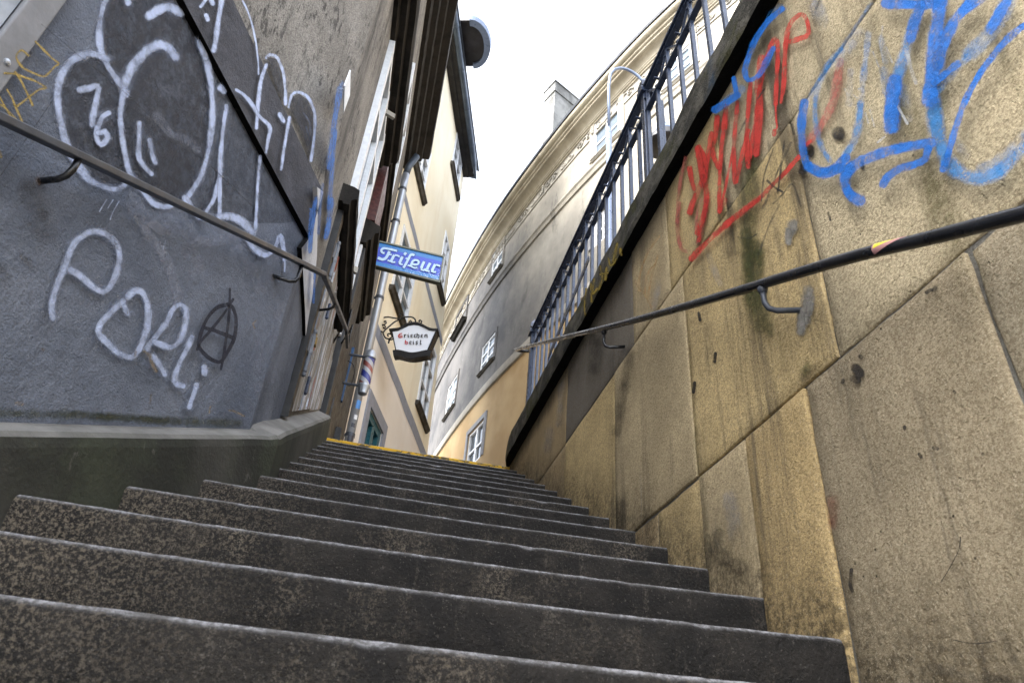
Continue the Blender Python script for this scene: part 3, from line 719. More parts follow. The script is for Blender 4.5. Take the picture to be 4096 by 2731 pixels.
for w, s in ((24, [445,525, 560,640, 660,740, 738,800, 690,835, 640,890, 570,955, 500,952, 400,910, 300,860, 230,780, 207,700, 270,632, 362,702]), (26, [60,920, 190,930, 300,970, 420,1010, 530,1070, 582,1110, 500,1122, 400,1190, 300,1270, 220,1332]), (24, [190,905, 260,1010, 330,1150, 412,1325]),
    (26, [90,1130, 150,1230, 190,1330, 240,1440, 290,1560]), (24, [-20,1190, 40,1300, 100,1400, 160,1500]), (24, [-20,1300, 60,1350, 150,1440, 240,1540]), (20, [170,1310, 210,1330])):
    stroke(b, PWP, T(L3, s), w, .95)
stroke(b, PWP, T(L1, [-10,1010, 5,1055]), 18, .9)
b.build('graffiti', SY, house, label='yellow crayon letters above the handrail')

# render joints scored into the grey render
b = MB()
def groove(pl, pts, w):
    stroke(b, pl, pts, w * 1.7, .62)
for s in ([280,165, 560,400, 830,615, 1160,925, 1390,1095, 1700,1390], [392,618, 180,930, -20,1215], [1205,970, 1140,1110, 1070,1250]): groove(PWP, T(L1, s), 5)
b.build('render_crack', spray('crack_shadow', (.02, .02, .022), 'left', .9), house)
# rust and damp patch round the bracket
def stain(name, c, pl, pts, kind, dens, parent, lab=None):
    b = MB(); CS[0] = 1.3
    for w, s in pts: stroke(b, pl, s, w, dens)
    return b.build(name, spray(name, c, kind, .95), parent, label=lab)
stain('dirt_stain', (.022, .018, .014), PWP, [(150, T(L1, [190,1270, 220,1330, 270,1420, 300,1560])), (60, T(L2, [150,380, 200,440])), (70, T(L2, [10,460, 40,520])), (60, T(L2, [290,100, 300,170]))], 'left', .55, house)
stain('moss_stain', (.040, .045, .022), PWP, [(50, T(L2, [-20,1425, 300,1440, 700,1455, 1000,1475, 1600,1500])), (40, T(L2, [500,1440, 900,1465, 1200,1490]))], 'left', .8, house)
chip_m = spray('render_chip', (.26, .20, .13), 'left', .95)
for w, q_ in [(16, T(L2, [975,1018, 1010,1050])), (20, T(L2, [1010,1060, 1030,1110, 1050,1150])), (14, T(L2, [915,1020, 905,1045])), (10, T(L2, [1015,1310, 1008,1365])), (10, T(L2, [1412,1390, 1406,1425])), (8, T(L2, [1720,810, 1700,830, 1712,860])), (14, T(L2, [285,1000, 295,1012])), (18, T(L2, [110,1365, 150,1370])), (10, T(L2, [1540,1412, 1580,1420, 1640,1450]))]:
    b = MB(); CS[0] = 1.3; stroke(b, PWP, q_, w, .9); b.build('render_chip', chip_m, house)
rust_m = spray('rust_stain', (.10, .050, .022), 'left', .95)
for w, q_ in ((26, T(L1, [250,1200, 262,1235])), (14, T(L2, [1828,505, 1832,540]))):
    b = MB(); CS[0] = 1.3; stroke(b, PWP, q_, w, .7); b.build('rust_stain', rust_m, house)
# ------------------------------------------------------------------ metal door frame at the far left
def metal_door():
    p0 = WL(.100); a = p0.hit(D(85, 99)); a = V((a.x, a.y, -1.2)); u = -UW
    t = thing('metal_door', 'grey riveted metal door frame with pale scuffed sheet at the left edge', 'door', (a.x, a.y, -1.2))
    b = MB(); b.obox(a, u * .075, NW * -.02, (0, 0, 4.2)); b.obox(a + u * .95, u * .075, NW * -.02, (0, 0, 4.2)); f = b.build('frame', M['surround'], t, bevel=.004)
    b = MB(); b.obox(a + u * .080 - NW * .012, u * .866, NW * -.012, (0, 0, 4.1)); b.build('panel', M['sheet'], t)
    b = MB()
    for z in (1.42, 1.75, 2.1, 1.1, .8): b.lathe(a + u * .03 + V((0, 0, z + 1.2)), NW, [(.009, 0), (.008, .004), (.003, .006)], 10)
    b.build('rivet', M['galv'], t)
metal_door()
b = MB(); pl_ = PX(XA + .03)
q = [pl_.hit(crop(1100, 0, 1.742)(*k)) for k in ((487, 600), (528, 490), (523, 665), (480, 785))]
q = [V((p.x, p.y, p.z)) for p in q]; b.prism(q, (-.006, 0, 0))
b.tube([q[0].lerp(q[2], .5) - V((.005, 0, 0)), V((XA - .01, q[0].y * .5 + q[2].y * .5 , q[0].z * .5 + q[2].z * .5))], .006, 8)
tag(b.build('wall_plate', M['white_paint']), 'small blank white plate standing off the brown stucco corner', 'plate')

# ------------------------------------------------------------------ downpipe at the end of the house
dp = thing('downpipe', 'silver zinc downpipe with stickers at the far corner of the brown house', 'downpipe', (XA + .07, 9.3, ZT))
b = MB(); x, y = XA + .085, 9.30
b.tube([(x, y, ZT + .05), (x, y, 9.0), (x - .0, y, 9.3)], .062, 20); b.build('pipe', M['galv'], dp, smooth=True)
b = MB(); b.tube([(x, y, 9.3), (x + .02, y, 9.5), (x + .12, y, 9.8)], .06, 16); b.build('elbow', M['zinc_dark'], dp, smooth=True)
for z in (4.2, 6.55, 8.15, 8.9):
    b = MB(); b.tube([(x, y, z), (x, y, z + .05)], .070, 20); b.box((XA, y - .015, z + .01), (x, y + .015, z + .035)); b.build('pipe_clip', M['rail_grey'], dp)
def patch(z, h, a0, a1, m):
    b = MB(); r = .064; ks = [a0 + (a1 - a0) * k / 8 for k in range(9)]
    i = b.add([(x + r * math.cos(a), y + r * math.sin(a), zz) for a in ks for zz in (z, z + h)])
    for k in range(8): b.face([i + 2 * k, i + 2 * k + 2, i + 2 * k + 3, i + 2 * k + 1])
    return b.build('sticker', m, dp)
patch(4.10, .10, -1.9, -.6, M['sticker_black']); patch(4.62, .13, -1.6, -.5, M['sticker_blue']); patch(4.45, .07, -1.5, -.7, M['sticker_white']); patch(4.33, .06, -1.7, -.9, M['sticker_black'])

# ------------------------------------------------------------------ handrail on the left
hl = thing('handrail', 'flat grey steel handrail bending round the graffiti corner on the left', 'handrail', (-.7, 2.6, .9))
PH = WL(.035)
P1 = [PH.hit(D(-260, 146)), PH.hit(D(0, 272)), PH.hit(D(180, 361)), PH.hit(D(350, 441)), PH.hit(D(520, 523)), PH.hit(D(690, 603))]
bend = PX(-.405).hit(D(744, 630)); P2 = [PX(-.405).hit(D(772, 695)), PX(-.405).hit(D(796, 758))]
endp = PX(-.405).hit(D(797, 806)); endp.y = min(endp.y, P2[-1].y + .42)
b = MB()
pts = P1 + [bend] + P2
def flatbar(b, pts, w, h):
    for i in range(len(pts) - 1):
        a, c = pts[i], pts[i + 1]; t = (c - a).normalized(); b.bar(a - t * .004, c + t * .004, w + .0004 * (i % 2), h + .0004 * (i % 2))
b2 = [P1[0]] + [P1[-1], bend] + P2
b2[1] = bend.lerp(P1[0], .15) if False else P1[-1]
flatbar(b, [P1[0], P1[-1], bend, P2[-1]], .026, .022); flatbar(b, [P2[-1], endp], .022, .022)
b.build('rail', M['rail_grey'], hl, bevel=.003)
b = MB()
dn = V((0, 0, -.018))
b.build('rail_lip', M['rail_black'], hl) if False else None
def lbr(pr, pwall, r=.009):
    b = MB(); q = V((pr.x, pr.y, pwall.z)); k = .03
    d = (pwall - q).normalized()
    b.tube([pr, V((pr.x, pr.y, pwall.z + k)), q + V((0, 0, k * .3)) + d * k * .3, q + d * k, pwall + d * .02], r, 10)
    b.build('bracket', M['rail_black'], hl, smooth=True)
lbr(PH.hit(D(181, 366)), PWP.hit(D(92, 416))); lbr(PH.hit(D(694, 607)), PWP.hit(D(628, 634)))
pc = PX(-.405)
lbr(pc.hit(D(770, 696)), PXB.hit(D(718, 714)), .008); lbr(pc.hit(D(794, 768)), PXB.hit(D(766, 785)), .008); lbr(endp + V((0, 0, .03)), PXB.hit(D(771, 808)), .008)
b = MB(); q = PX(XA + .045).hit(D(725, 777)); b.box((q.x - .012, q.y - .02, q.z - .05), (q.x + .012, q.y + .02, q.z)); b.tube([(q.x, q.y - .012, q.z), (q.x, q.y - .012, q.z + .025), (q.x, q.y, q.z + .034), (q.x, q.y + .012, q.z + .025), (q.x, q.y + .012, q.z)], .004, 8)
tag(b.build('padlock', M['brass'], bevel=.003), 'small brass padlock hanging on the peeling shutter', 'padlock')

# ------------------------------------------------------------------ retaining wall on the right
rw = thing('retaining_wall', 'ochre sandstone retaining wall with blue and red graffiti on the right', 'wall', (1.3, 2.3, -1.7))
PR = PX(XR)
def zmean(*q): return sum(PR.hit(p).z for p in q) / len(q)
ZBED_B = zmean((3200, 420), (2914, 839), (2771, 1047)); ZBED_A = zmean((3878, 972.6), (2985.6, 1733), (2551, 2125))
YE = 5.62
def yj(*q): return sum(PR.hit(p).y for p in q) / len(q)
c1 = [yj(D(1655, 375)), yj(D(1537, 590)), yj(D(1454, 690)), yj(D(1303, 870))]
c2 = [yj(D(1868, 545)), yj(D(1588, 900)), yj(D(1413, 1000)), yj(D(1297, 1040))]
c3 = [yj(D(2290, 770)), yj(D(1905, 1200)), yj(D(1732, 1190)), yj(D(1608, 1150)), yj(D(1510, 1210))]
TO = {'pale': (.56, .465, .30), 'tan': (.58, .435, .215), 'ochre': (.53, .385, .185), 'grey': (.17, .153, .13), 'dun': (.50, .395, .235), 'drab': (.335, .274, .180), 'brown': (.44, .325, .18), 'cool': (.38, .32, .22)}
blocks = []
def course(z0, z1, js, tones, g):
    ys = [-2.6] + js + [YE]
    for k in range(len(ys) - 1): blocks.append((ys[k], ys[k + 1], z0, z1, TO[tones[k]], g))
course(ZBED_B, 2.485, c1, ['pale', 'tan', 'dun', 'grey', 'brown'], .004)
course(ZBED_A, ZBED_B, c2, ['pale', 'tan', 'dun', 'tan', 'brown'], .005)
zc = ZBED_A
course(ZBED_A - .92, ZBED_A, c3, ['cool', 'drab', 'ochre', 'dun', 'tan', 'brown'], .009)
course(-1.75, ZBED_A - .92, [-.6, .35, 1.2], ['cool', 'drab', 'cool', 'drab'], .008)
b = MB()
for bi, (y0, y1, z0, z1, tone, g) in enumerate(blocks):
    y0 += g * .5; y1 -= g * .5; z0 += g * .6; z1 -= g * .6
    ny = max(4, int((y1 - y0) / .035)); nz = max(4, int((z1 - z0) / .035)); off = .0035 * math.sin(bi * 5.1)
    lipp = .011
    idx = {}
    e_ = .005
    yl = [y0] + [y0 + e_ + (y1 - y0 - 2 * e_) * a / (ny - 2) for a in range(ny - 1)] + [y1]
    zl = [z0] + [z0 + e_ + (z1 - z0 - 2 * e_) * a / (nz - 2) for a in range(nz - 1)] + [z1]
    for a in range(ny + 1):
        for c in range(nz + 1):
            y = yl[a]; z = zl[c]
            ed = min(a, ny - a, c, nz - c)
            rough = .006 if tone in (TO['ochre'], TO['drab'], TO['cool']) else .0025
            x = XR + off + rough * mn.noise(V((y * 5, z * 5, bi))) + .0015 * mn.noise(V((y * 19, z * 19, bi)))
            if ed == 0:
                x += .0030 + .0015 * mn.noise(V((y * 14, z * 14, bi + 3)))
                if a in (0, ny): y += .0035 * mn.noise(V((z * 16, bi, 1))) + (.004 * max(0, mn.noise(V((z * 7, bi, 4)))) * (1 if a == 0 else -1))
                if c in (0, nz): z += .0035 * mn.noise(V((y * 16, bi, 2))) + (.007 * max(0, mn.noise(V((y * 6, bi, 7)))) * (1 if c == 0 else -1))
            b.v.append(V((x, y, z))); k = len(b.v) - 1; idx[a, c] = k; b.tone[k] = tone
    for a in range(ny):
        for c in range(nz): b.face([idx[a, c], idx[a + 1, c], idx[a + 1, c + 1], idx[a, c + 1]])
    ring = [idx[a, 0] for a in range(ny)] + [idx[ny, c] for c in range(nz)] + [idx[a, nz] for a in range(ny, 0, -1)] + [idx[0, c] for c in range(nz, 0, -1)]
    back = []
    for r in ring:
        p = b.v[r]; b.v.append(V((XR + .05, p.y, p.z))); k = len(b.v) - 1; b.tone[k] = tuple(t * .5 for t in tone); back.append(k)
    for r in range(len(ring)):
        s_ = (r + 1) % len(ring); b.face([ring[r], back[r], back[s_], ring[s_]])
o = b.build('stone_facing', M['stone'], rw, smooth=True)
b = MB(); b.box((XR + .0075, -2.6, -1.75), (XR + .10, YE, 2.478)); b.build('mortar', M['mortar'], rw)
# coping
def coping():
    b = MB(); n = 150; y0, y1 = -2.6, YE + .005
    path = [y0 + (y1 - y0) * k / n for k in range(n + 1)]
    def prof(k):
        y = path[k]; e = max(0, (y - 5.35) / .27) ** 2 * .05
        def j(a, m=.007): return m * mn.noise(V((y * 5, a * 7.3, 1))) + m * .7 * mn.noise(V((y * 17, a * 3.3, 5)))
        return [V((XR + .02, y, 2.484)), V((1.024 + e + j(1, .004), y, 2.486 + j(2, .004))), V((1.020 + e + j(3), y, 2.51 + j(11, .004))), V((1.024 + e + j(4), y, 2.60)), V((1.028 + e + j(5), y, 2.675 + j(6, .006))),
                V((1.045 + e + j(7), y, 2.702 + j(8, .006))), V((1.30, y, 2.715)), V((1.30, y, 2.484))]
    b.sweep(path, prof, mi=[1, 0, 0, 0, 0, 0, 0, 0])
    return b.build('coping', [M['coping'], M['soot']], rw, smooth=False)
coping()
# holes, patches
R1 = crop(2700, 0, 1.6805); R2 = crop(2700, 800, 1.6805); R6 = crop(1700, 900, 1.568); R3 = crop(2400, 1700, 1.3868)
LIFT[0] = .0045
SBK = spray('hole_shadow', (.030, .024, .018), 'right', .5)
b = MB()
for w, s in ((40, T(R1, [1100,890, 1098,905])), (30, T(R1, [897,1000, 900,1030])), (26, T(R1, [862,1120, 855,1150])), (34, T(R2, [1215,1130, 1240,1160])), (26, T(R2, [1200,1200, 1225,1210])), (12, T(R2, [1130,1210, 1128,1225])), (10, T(R2, [272,1030, 266,1085])), (11, T(R2, [132,1228, 124,1290])), (10, T(R2, [160,760, 168,805])), (14, T(R2, [1245,1050, 1255,1056])),
    (10, T(R2, [1875,1285, 1882,1292])), (12, T(R3, [1395,800, 1388,880, 1400,920])), (14, T(R2, [1750,590, 1740,605])), (12, T(R2, [1690,620, 1720,605])), (14, T(R1, [1255,1090, 1262,1130])), (7, T(R1, [1030,1430, 1045,1480])), (12, T(R3, [1770,160, 1780,175])), (12, T(R3, [1850,125, 1870,130])), (12, T(R3, [1690,10, 1690,18])),
    (3, T(R3, [2000,620, 1990,690, 1940,790, 1890,870])), (3, T(R3, [1960,1190, 2080,1210, 2200,1195]))):
    stroke(b, PR, s, w * 1.2, 1)
b.build('chipped_hole', SBK, rw)
b = MB()
for w, s in ((56, T(R2, [785,165, 778,215])), (40, T(R2, [765,200, 762,285])), (44, T(R2, [800,150, 795,190])), (84, T(R2, [890,660, 878,720, 868,800])), (50, T(R2, [900,600, 890,640])), (60, T(R2, [850,780, 845,880])), (40, T(R2, [910,700, 900,760]))):
    stroke(b, PR, s, w, 1, vis=.8)
b.build('mortar_patch', spray('cement_patch', (.27, .255, .225), 'right', .85), rw)
stain('moss_streak', (.070, .074, .018), PR, [(110, T(R2, [500,-300, 510,-100, 490,100, 500,300, 520,560, 560,830])), (60, T(R2, [560,300, 580,600, 640,900])), (50, T(R2, [900,1090, 870,1150])), (60, T(R6, [2010,50, 2030,250, 2040,450]))], 'right', .72, rw)
stain('soot_streak', (.020, .017, .013), PR, [(110, T(R3, [640,700, 700,760, 800,800])), (90, T(R3, [650,600, 640,680])), (70, T(R3, [120,440, 115,560])), (80, T(R3, [1290,1000, 1330,1080, 1250,1150])), (60, T(R6, [1290,800, 1250,1000, 1220,1200, 1200,1300])), (80, T(R6, [1080,700, 1060,900])), (70, T(R2, [360,20, 380,150, 370,350])), (60, T(R2, [860,1200, 930,1130])), (60, T(R3, [1830,1340, 2100,1400, 2352,1420])), (70, T(R3, [2230,1160, 2300,1300]))], 'right', .55, rw)
stain('rust_bloom', (.25, .065, .035), PR, [(70, T(R3, [1290,420, 1290,540]))], 'right', .55, rw)
stain('lime_streak', (.36, .34, .32), PR, [(46, T(R6, [860,1000, 850,1120, 840,1250])), (60, T(R6, [780,1290, 770,1400])), (40, T(R6, [1470,350, 1450,450, 1430,520])), (50, T(R2, [230,380, 300,560])), (90, T(R3, [720,400, 740,520, 730,600]))], 'right', .5, rw)
# red and blue writing
WIDE[0] = 1.45
SRED = spray('red_spray', (.60, .040, .028), 'right', .5); SPNK = spray('faded_red_spray', (.50, .13, .10), 'right', .6)
SBL = spray('strong_blue_spray', (.006, .165, .62), 'right', .55); SBM = spray('thin_blue_spray', (.030, .24, .60), 'right', .8)
SOC = spray('orange_crayon', (.50, .25, .04), 'right', .8); SCK = spray('white_chalk', (.62, .62, .62), 'right', .6)
b = MB()
stroke(b, PR, T(R1, [890,960, 960,870, 1030,760, 1080,620, 1110,420]), 52, .8)
for w, s in ((26, [210,-10, 190,150, 165,250, 148,285]), (24, [30,20, 15,180, 40,320, 75,345]), (20, [140,200, 150,80, 175,0])): stroke(b, PR, T(R2, s), w, .7)
stroke(b, PR, T(R1, [70,1060, 40,1200, 20,1350, 15,1500]), 22, .7)
b.build('graffiti', SPNK, rw, label='faded red sprayed strokes')
b = MB()
for w, s in ((26, [775,283, 830,265, 888,240, 898,190, 880,125, 850,100, 800,130, 760,200, 745,290, 738,400, 733,540, 722,630]), (16, [722,620, 712,690]), (24, [675,700, 682,560, 690,400, 688,290, 672,262, 648,300, 612,400, 580,540, 555,700, 540,830, 490,1120]), (10, [675,690, 680,800, 685,860, 668,880]), (26, [668,885, 666,905]),
    (36, [582,390, 560,560, 568,700, 556,900, 545,1035]), (24, [508,560, 495,700, 482,900, 487,1060, 490,1120]), (24, [420,690, 405,850, 395,1000, 400,1170, 408,1225, 450,1050, 492,880]), (34, [345,715, 330,860]), (22, [330,850, 312,1000, 300,1200, 297,1425]), (14, [300,1425, 330,1300, 355,1180, 390,1000]),
    (28, [285,790, 270,920, 250,1000, 270,1080, 292,1125]), (26, [245,900, 220,1060, 200,1200]), (28, [160,990, 190,1060, 195,1180, 165,1260, 120,1360, 100,1430]), (34, [150,1000, 190,1190]), (30, [185,1190, 212,1300, 198,1430, 150,1565]), (26, [98,1130, 110,1200, 128,1270]), (24, [270,1572, 400,1470, 540,1360, 640,1260, 740,1160, 832,1055]), (20, [870,980, 910,950])):
    stroke(b, PR, T(R1, s), w, .95)
for w, s in ((30, [110,395, 170,330, 280,222, 400,118, 555,-5]), (24, [215,0, 195,120]), (26, [335,0, 300,75]), (26, [160,270, 165,180])): stroke(b, PR, T(R2, s), w, .9)
b.build('graffiti', SRED, rw, label='red sprayed letters under the coping')
b = MB()
for w, d, s in ((70, .75, [1650,40, 1600,160, 1560,300, 1520,440, 1480,560]), (110, .7, [2260,-20, 2180,130, 2085,265, 1980,360]), (60, .7, [1990,350, 1880,470, 1790,570, 1740,630]), (95, .85, [1740,690, 1755,850, 1795,1000, 1850,1110, 1950,1180, 2060,1195, 2180,1150, 2280,1060, 2400,940]), (70, .5, [2050,1130, 2200,1060, 2360,900]),
    (40, .6, [1120,330, 1030,440, 970,560, 940,700, 950,850, 980,980, 1040,1080]), (50, .8, [1245,700, 1232,850, 1190,980, 1120,1070]), (46, .5, [1300,230, 1280,400, 1262,560, 1248,720]), (70, .45, [1400,480, 1420,620]), (110, .4, [1230,230, 1150,330, 1080,420]), (60, .6, [300,720, 380,660, 450,600]), (110, .4, [950,40, 1000,150]), (60, .4, [1380,260, 1420,430, 1400,540]), (70, .45, [720,60, 650,110]), (26, .5, [1320,20, 1200,200, 1100,350, 980,520, 880,690]), (40, .5, [850,720, 840,900, 850,1000]), (90, .35, [1540,600, 1570,800]), (80, .4, [1890,960, 1960,1050]), (60, .4, [1180,480, 1170,700])):
    stroke(b, PR, T(R1, s), w, d)
b.build('graffiti', SBM, rw, label='thin washed out blue spray')
b = MB()
for w, s in ((58, [1420,20, 1560,32, 1680,30, 1800,15]), (56, [1655,35, 1610,150, 1580,260]), (82, [1478,545, 1462,700, 1455,850]), (80, [1780,-20, 1762,200, 1742,400, 1722,560, 1712,680]), (62, [2060,-30, 1930,80, 1850,200, 1800,330, 1772,440]), (56, [2230,20, 2120,200]), (36, [2400,130, 2240,260, 2120,400, 2030,530, 1950,680, 1890,850, 1832,1050, 1800,1140]),
    (58, [1720,962, 1600,980, 1450,1012, 1330,1052, 1220,1100, 1150,1170, 1148,1260, 1190,1320, 1245,1350]), (46, [1700,1000, 1680,1070, 1600,1110, 1500,1140, 1420,1200, 1398,1240]), (44, [870,690, 850,850, 862,1020, 900,1120, 990,1160, 1090,1120, 1150,1060]), (60, [900,1120, 1000,1165, 1100,1130]), (32, [720,62, 620,150, 540,270, 490,400, 470,480, 492,540, 560,510, 612,420, 660,330]), (28, [395,530, 415,640]), (40, [270,740, 330,700, 420,640]), (40, [1740,560, 1900,430])):
    stroke(b, PR, T(R1, s), w, .98)
b.build('graffiti', SBL, rw, label='bold blue sprayed tag high on the wall')
b = MB()
for w, s in ((12, [780,960, 700,1130, 650,1260, 590,1400]), (12, [620,1215, 670,1260, 720,1290]), (12, [735,950, 710,1150, 690,1300]), (12, [660,1370, 720,1310, 790,1240, 845,1385]), (10, [660,1000, 600,1180, 580,1350]), (14, [970,10, 950,60]), (10, [600,600, 540,690]), (10, [480,800, 430,900]), (16, [785,840, 800,900])): stroke(b, PR, T(R1, s), w, .8)
for w, s in ((12, [700,30, 620,200, 560,370]), (10, [420,250, 500,255, 550,230])): stroke(b, PR, T(R2, s), w, .7)
b.build('graffiti', spray('black_wax', (.02, .018, .016), 'right', .6), rw, label='black scribbled lines')
b = MB()
for w, s in ((14, [1470,70, 1400,170, 1350,300, 1340,420]), (14, [1460,190, 1420,330, 1400,450]), (12, [1440,250, 1400,300, 1380,420, 1420,520]), (12, [1330,320, 1320,360, 1380,440])): stroke(b, PR, T(R6, s), w, .6)
b.build('graffiti', SOC, rw, label='faint orange crayon scribble')
b = MB()
for w, s in ((12, [1395,180, 1380,300, 1400,420]), (10, [1330,350, 1370,450]), (10, [1140,600, 1160,640]), (14, [1235,600, 1260,590, 1255,640]), (10, [1310,740, 1340,850]), (10, [1360,960, 1410,920]), (9, [1200,640, 1225,660]), (12, [1420,320, 1460,420]), (10, [1280,760, 1300,830]), (20, [1500,720, 1560,830]), (24, [1560,350, 1590,480, 1620,560])): stroke(b, PR, T(R1, s), w, .6)
b.build('graffiti', SCK, rw, label='thin white chalk squiggles')
b = MB(); PC = PX(1.0185)
for w, s in ((14, [1205,120, 1180,230]), (12, [1225,150, 1230,185]), (14, [1100,260, 1110,330, 1090,400]), (14, [1140,270, 1130,340]), (12, [1100,310, 1145,300]), (12, [1150,210, 1165,255, 1200,215]), (12, [1060,340, 1050,430, 1080,400]), (12, [1010,400, 1000,520, 1005,560]), (12, [1040,370, 1045,480])):
    stroke(b, PC, T(R6, s), w * 1.5, .95, lift=.004)
b.build('graffiti', spray('yellow_crayon', (.30, .21, .02), 'right', .9), rw, label='yellow crayon marks on the dark coping')

# ------------------------------------------------------------------ handrail on the right
hr = thing('handrail', 'round black steel handrail along the sandstone wall on the right', 'handrail', (.99, 3, .9))
PHR = PX(.988)
hp = [PHR.hit(D(*q)) for q in ((2352, 491), (2165, 540), (1960, 588), (1752, 652), (1550, 711), (1397, 752), (1285, 777), (1181, 804))]
hp = [hp[0] - (hp[1] - hp[0]).normalized() * 1.2] + hp
pp = []
for i in range(len(hp) - 1):
    for k in range(8): pp.append(hp[i].lerp(hp[i + 1], k / 8))
pp.append(hp[-1])
for it in range(12): pp = [pp[0]] + [(pp[i - 1] + pp[i] * 2 + pp[i + 1]) / 4 for i in range(1, len(pp) - 1)] + [pp[-1]]
b = MB(); b.tube(pp, .0150, 20); b.build('rail', M['rail_black'], hr, smooth=True)
def rbr(q0, q1, m, r=.008):
    p = PHR.hit(q0); w = PR.hit(q1); b = MB(); q = V((p.x, p.y, w.z)); d = (w - q).normalized(); k = .03
    b.tube([p, V((p.x, p.y, w.z + k)), q + V((0, 0, k * .3)) + d * k * .3, q + d * k, w + d * .03], r, 12)
    b.lathe(p - V((0, 0, .03)), (0, 0, 1), [(.010, 0), (.0145, .012), (.0145, .02)], 14)
    b.build('bracket', m, hr, smooth=True)
rbr(D(1750, 655), D(1843, 712), M['rail_grey'], .0085); rbr(D(1387, 757), D(1434, 796), M['rail_black'])
e = hp[-1]; b = MB(); b.tube([e, e + V((.045, -.05, -.03)), V((1.10, e.y - .12, e.z - .06))], .012, 10); b.build('bracket', M['rail_black'], hr, smooth=True)
rbr(D(2600, 420), D(2700, 500), M['rail_black'])
# torn sticker wrapped on the rail
def wrap(name, y0, y1, a0, a1, m, r):
    b = MB(); N, A = 10, 10
    def at(y):
        for i in range(len(pp) - 1):
            if pp[i].y <= y <= pp[i + 1].y or i == len(pp) - 2:
                return pp[i].lerp(pp[i + 1], (y - pp[i].y) / (pp[i + 1].y - pp[i].y))
    t = (hp[3] - hp[2]).normalized(); u = V((1, 0, 0)); w = t.cross(u).normalized() * -1
    w = V((0, 0, 1)) - t * t.z; w.normalize()
    for i in range(N + 1):
        for j in range(A + 1):
            f = i / N; sp = 1 - (f * .75 if name == 'torn' else 0)
            a = a0 + (a1 - a0) * (j / A) * sp
            b.v.append(at(y0 + (y1 - y0) * (f - .35 * j / A * (1 if y1 > y0 else -1) * .4)) + (u * -math.cos(a) + w * math.sin(a)) * r)
    for i in range(N):
        for j in range(A): b.face([i * (A + 1) + j, i * (A + 1) + j + 1, (i + 1) * (A + 1) + j + 1, (i + 1) * (A + 1) + j])
    return b
ys0 = PHR.hit(D(2010, 575)).y; ys1 = PHR.hit(D(2078, 555)).y
b = wrap('torn', ys0, ys1, 1.5, -.9, None, .0156); sk = b.build('sticker', M['sticker_pink'], hr, smooth=True)
ys1b = PHR.hit(D(2058, 560)).y
b = wrap('torn', ys0 - .004, ys1b, 1.4, .0, None, .0160); b.build('sticker_print', M['sticker_yellow'], sk, smooth=True)

# ------------------------------------------------------------------ iron railing on the coping
XI, ZC, ZLOW, ZHI = 1.158, 2.705, 3.49, 3.69
ir = thing('iron_railing', 'dark blue grey iron railing with thin square bars on the coping', 'railing', (XI, 2, ZC))
b = MB(); b.box((XI - .030, -2.5, ZHI), (XI + .030, 5.30, ZHI + .018)); b.box((XI - .018, -2.5, ZHI - .020), (XI + .018, 5.30, ZHI - .0005)); b.build('top_rail', M['iron'], ir, bevel=.003)
b = MB(); b.box((XI - .017, -2.5, ZLOW), (XI + .017, 5.30, ZLOW + .016)); b.build('lower_rail', M['iron'], ir, bevel=.003)
SP = .146; k0 = 0; ys = []
y = 5.30 - .10
while y > -.9: ys.append(y); y -= SP
for k, y in enumerate(ys):
    b = MB(); h = .0105; zt = ZLOW + .03 if k % 2 else ZHI - .015
    b.box((XI - h, y - h, ZC - .02), (XI + h, y + h, zt))
    if k % 2: b.lathe((XI, y, zt), (0, 0, 1), [(.014, 0), (.017, .008), (.012, .02), (.003, .026)], 10)
    b.build('baluster', M['iron'], ir, bevel=.002)
b = MB()
for k in range(len(ys) - 1):
    za, zb = (ZLOW + .016, ZHI - .02) if k % 2 else (ZHI - .02, ZLOW + .016)
    b.bar((XI, ys[k], za), (XI, ys[k + 1], zb), .012, .012)
    b.bar((XI - .02, ys[k], ZLOW + .11), (XI + .02, ys[k] , ZLOW + .111), .014, .008)
b.build('lattice', M['iron'], ir)
for yp, r in ((5.28, .027), (2.60, .022), (-.1, .022)):
    b = MB(); b.box((XI - r, yp - r, ZC - .03), (XI + r, yp + r, 3.72)); p = b.build('post', M['iron'], ir, bevel=.004)
    b = MB(); b.box((XI - r - .018, yp - r - .018, 3.66), (XI + r + .018, yp + r + .018, 3.70)); b.box((XI - r - .012, yp - r - .012, 3.72), (XI + r + .012, yp + r + .012, 3.76))
    q = r + .012; i = b.add([(XI - q, yp - q, 3.76), (XI + q, yp - q, 3.76), (XI + q, yp + q, 3.76), (XI - q, yp + q, 3.76), (XI, yp, 3.83)])
    for a in range(4): b.face([i + a, i + (a + 1) % 4, i + 4])
    b.build('post_cap', M['iron'], p)
b = MB(); b.box((XI + .040, 2.52, ZC - .03), (XI + .078, 2.558, 3.55)); b.build('post', M['iron'], ir, bevel=.004)
b = MB(); a_, c_ = V((XI - .03, 4.93, 2.70)), V((XI - .02, 3.95, 3.02))
b.bar((XI - .03, 4.55, 2.98), (XI - .02, 3.60, 3.20), .006, .05); b.bar((XI - .03, 4.60, 2.66), (XI - .03, 4.55, 2.98), .03, .006, up=(1, 0, 0)); b.build('stay_bar', M['iron'], ir)

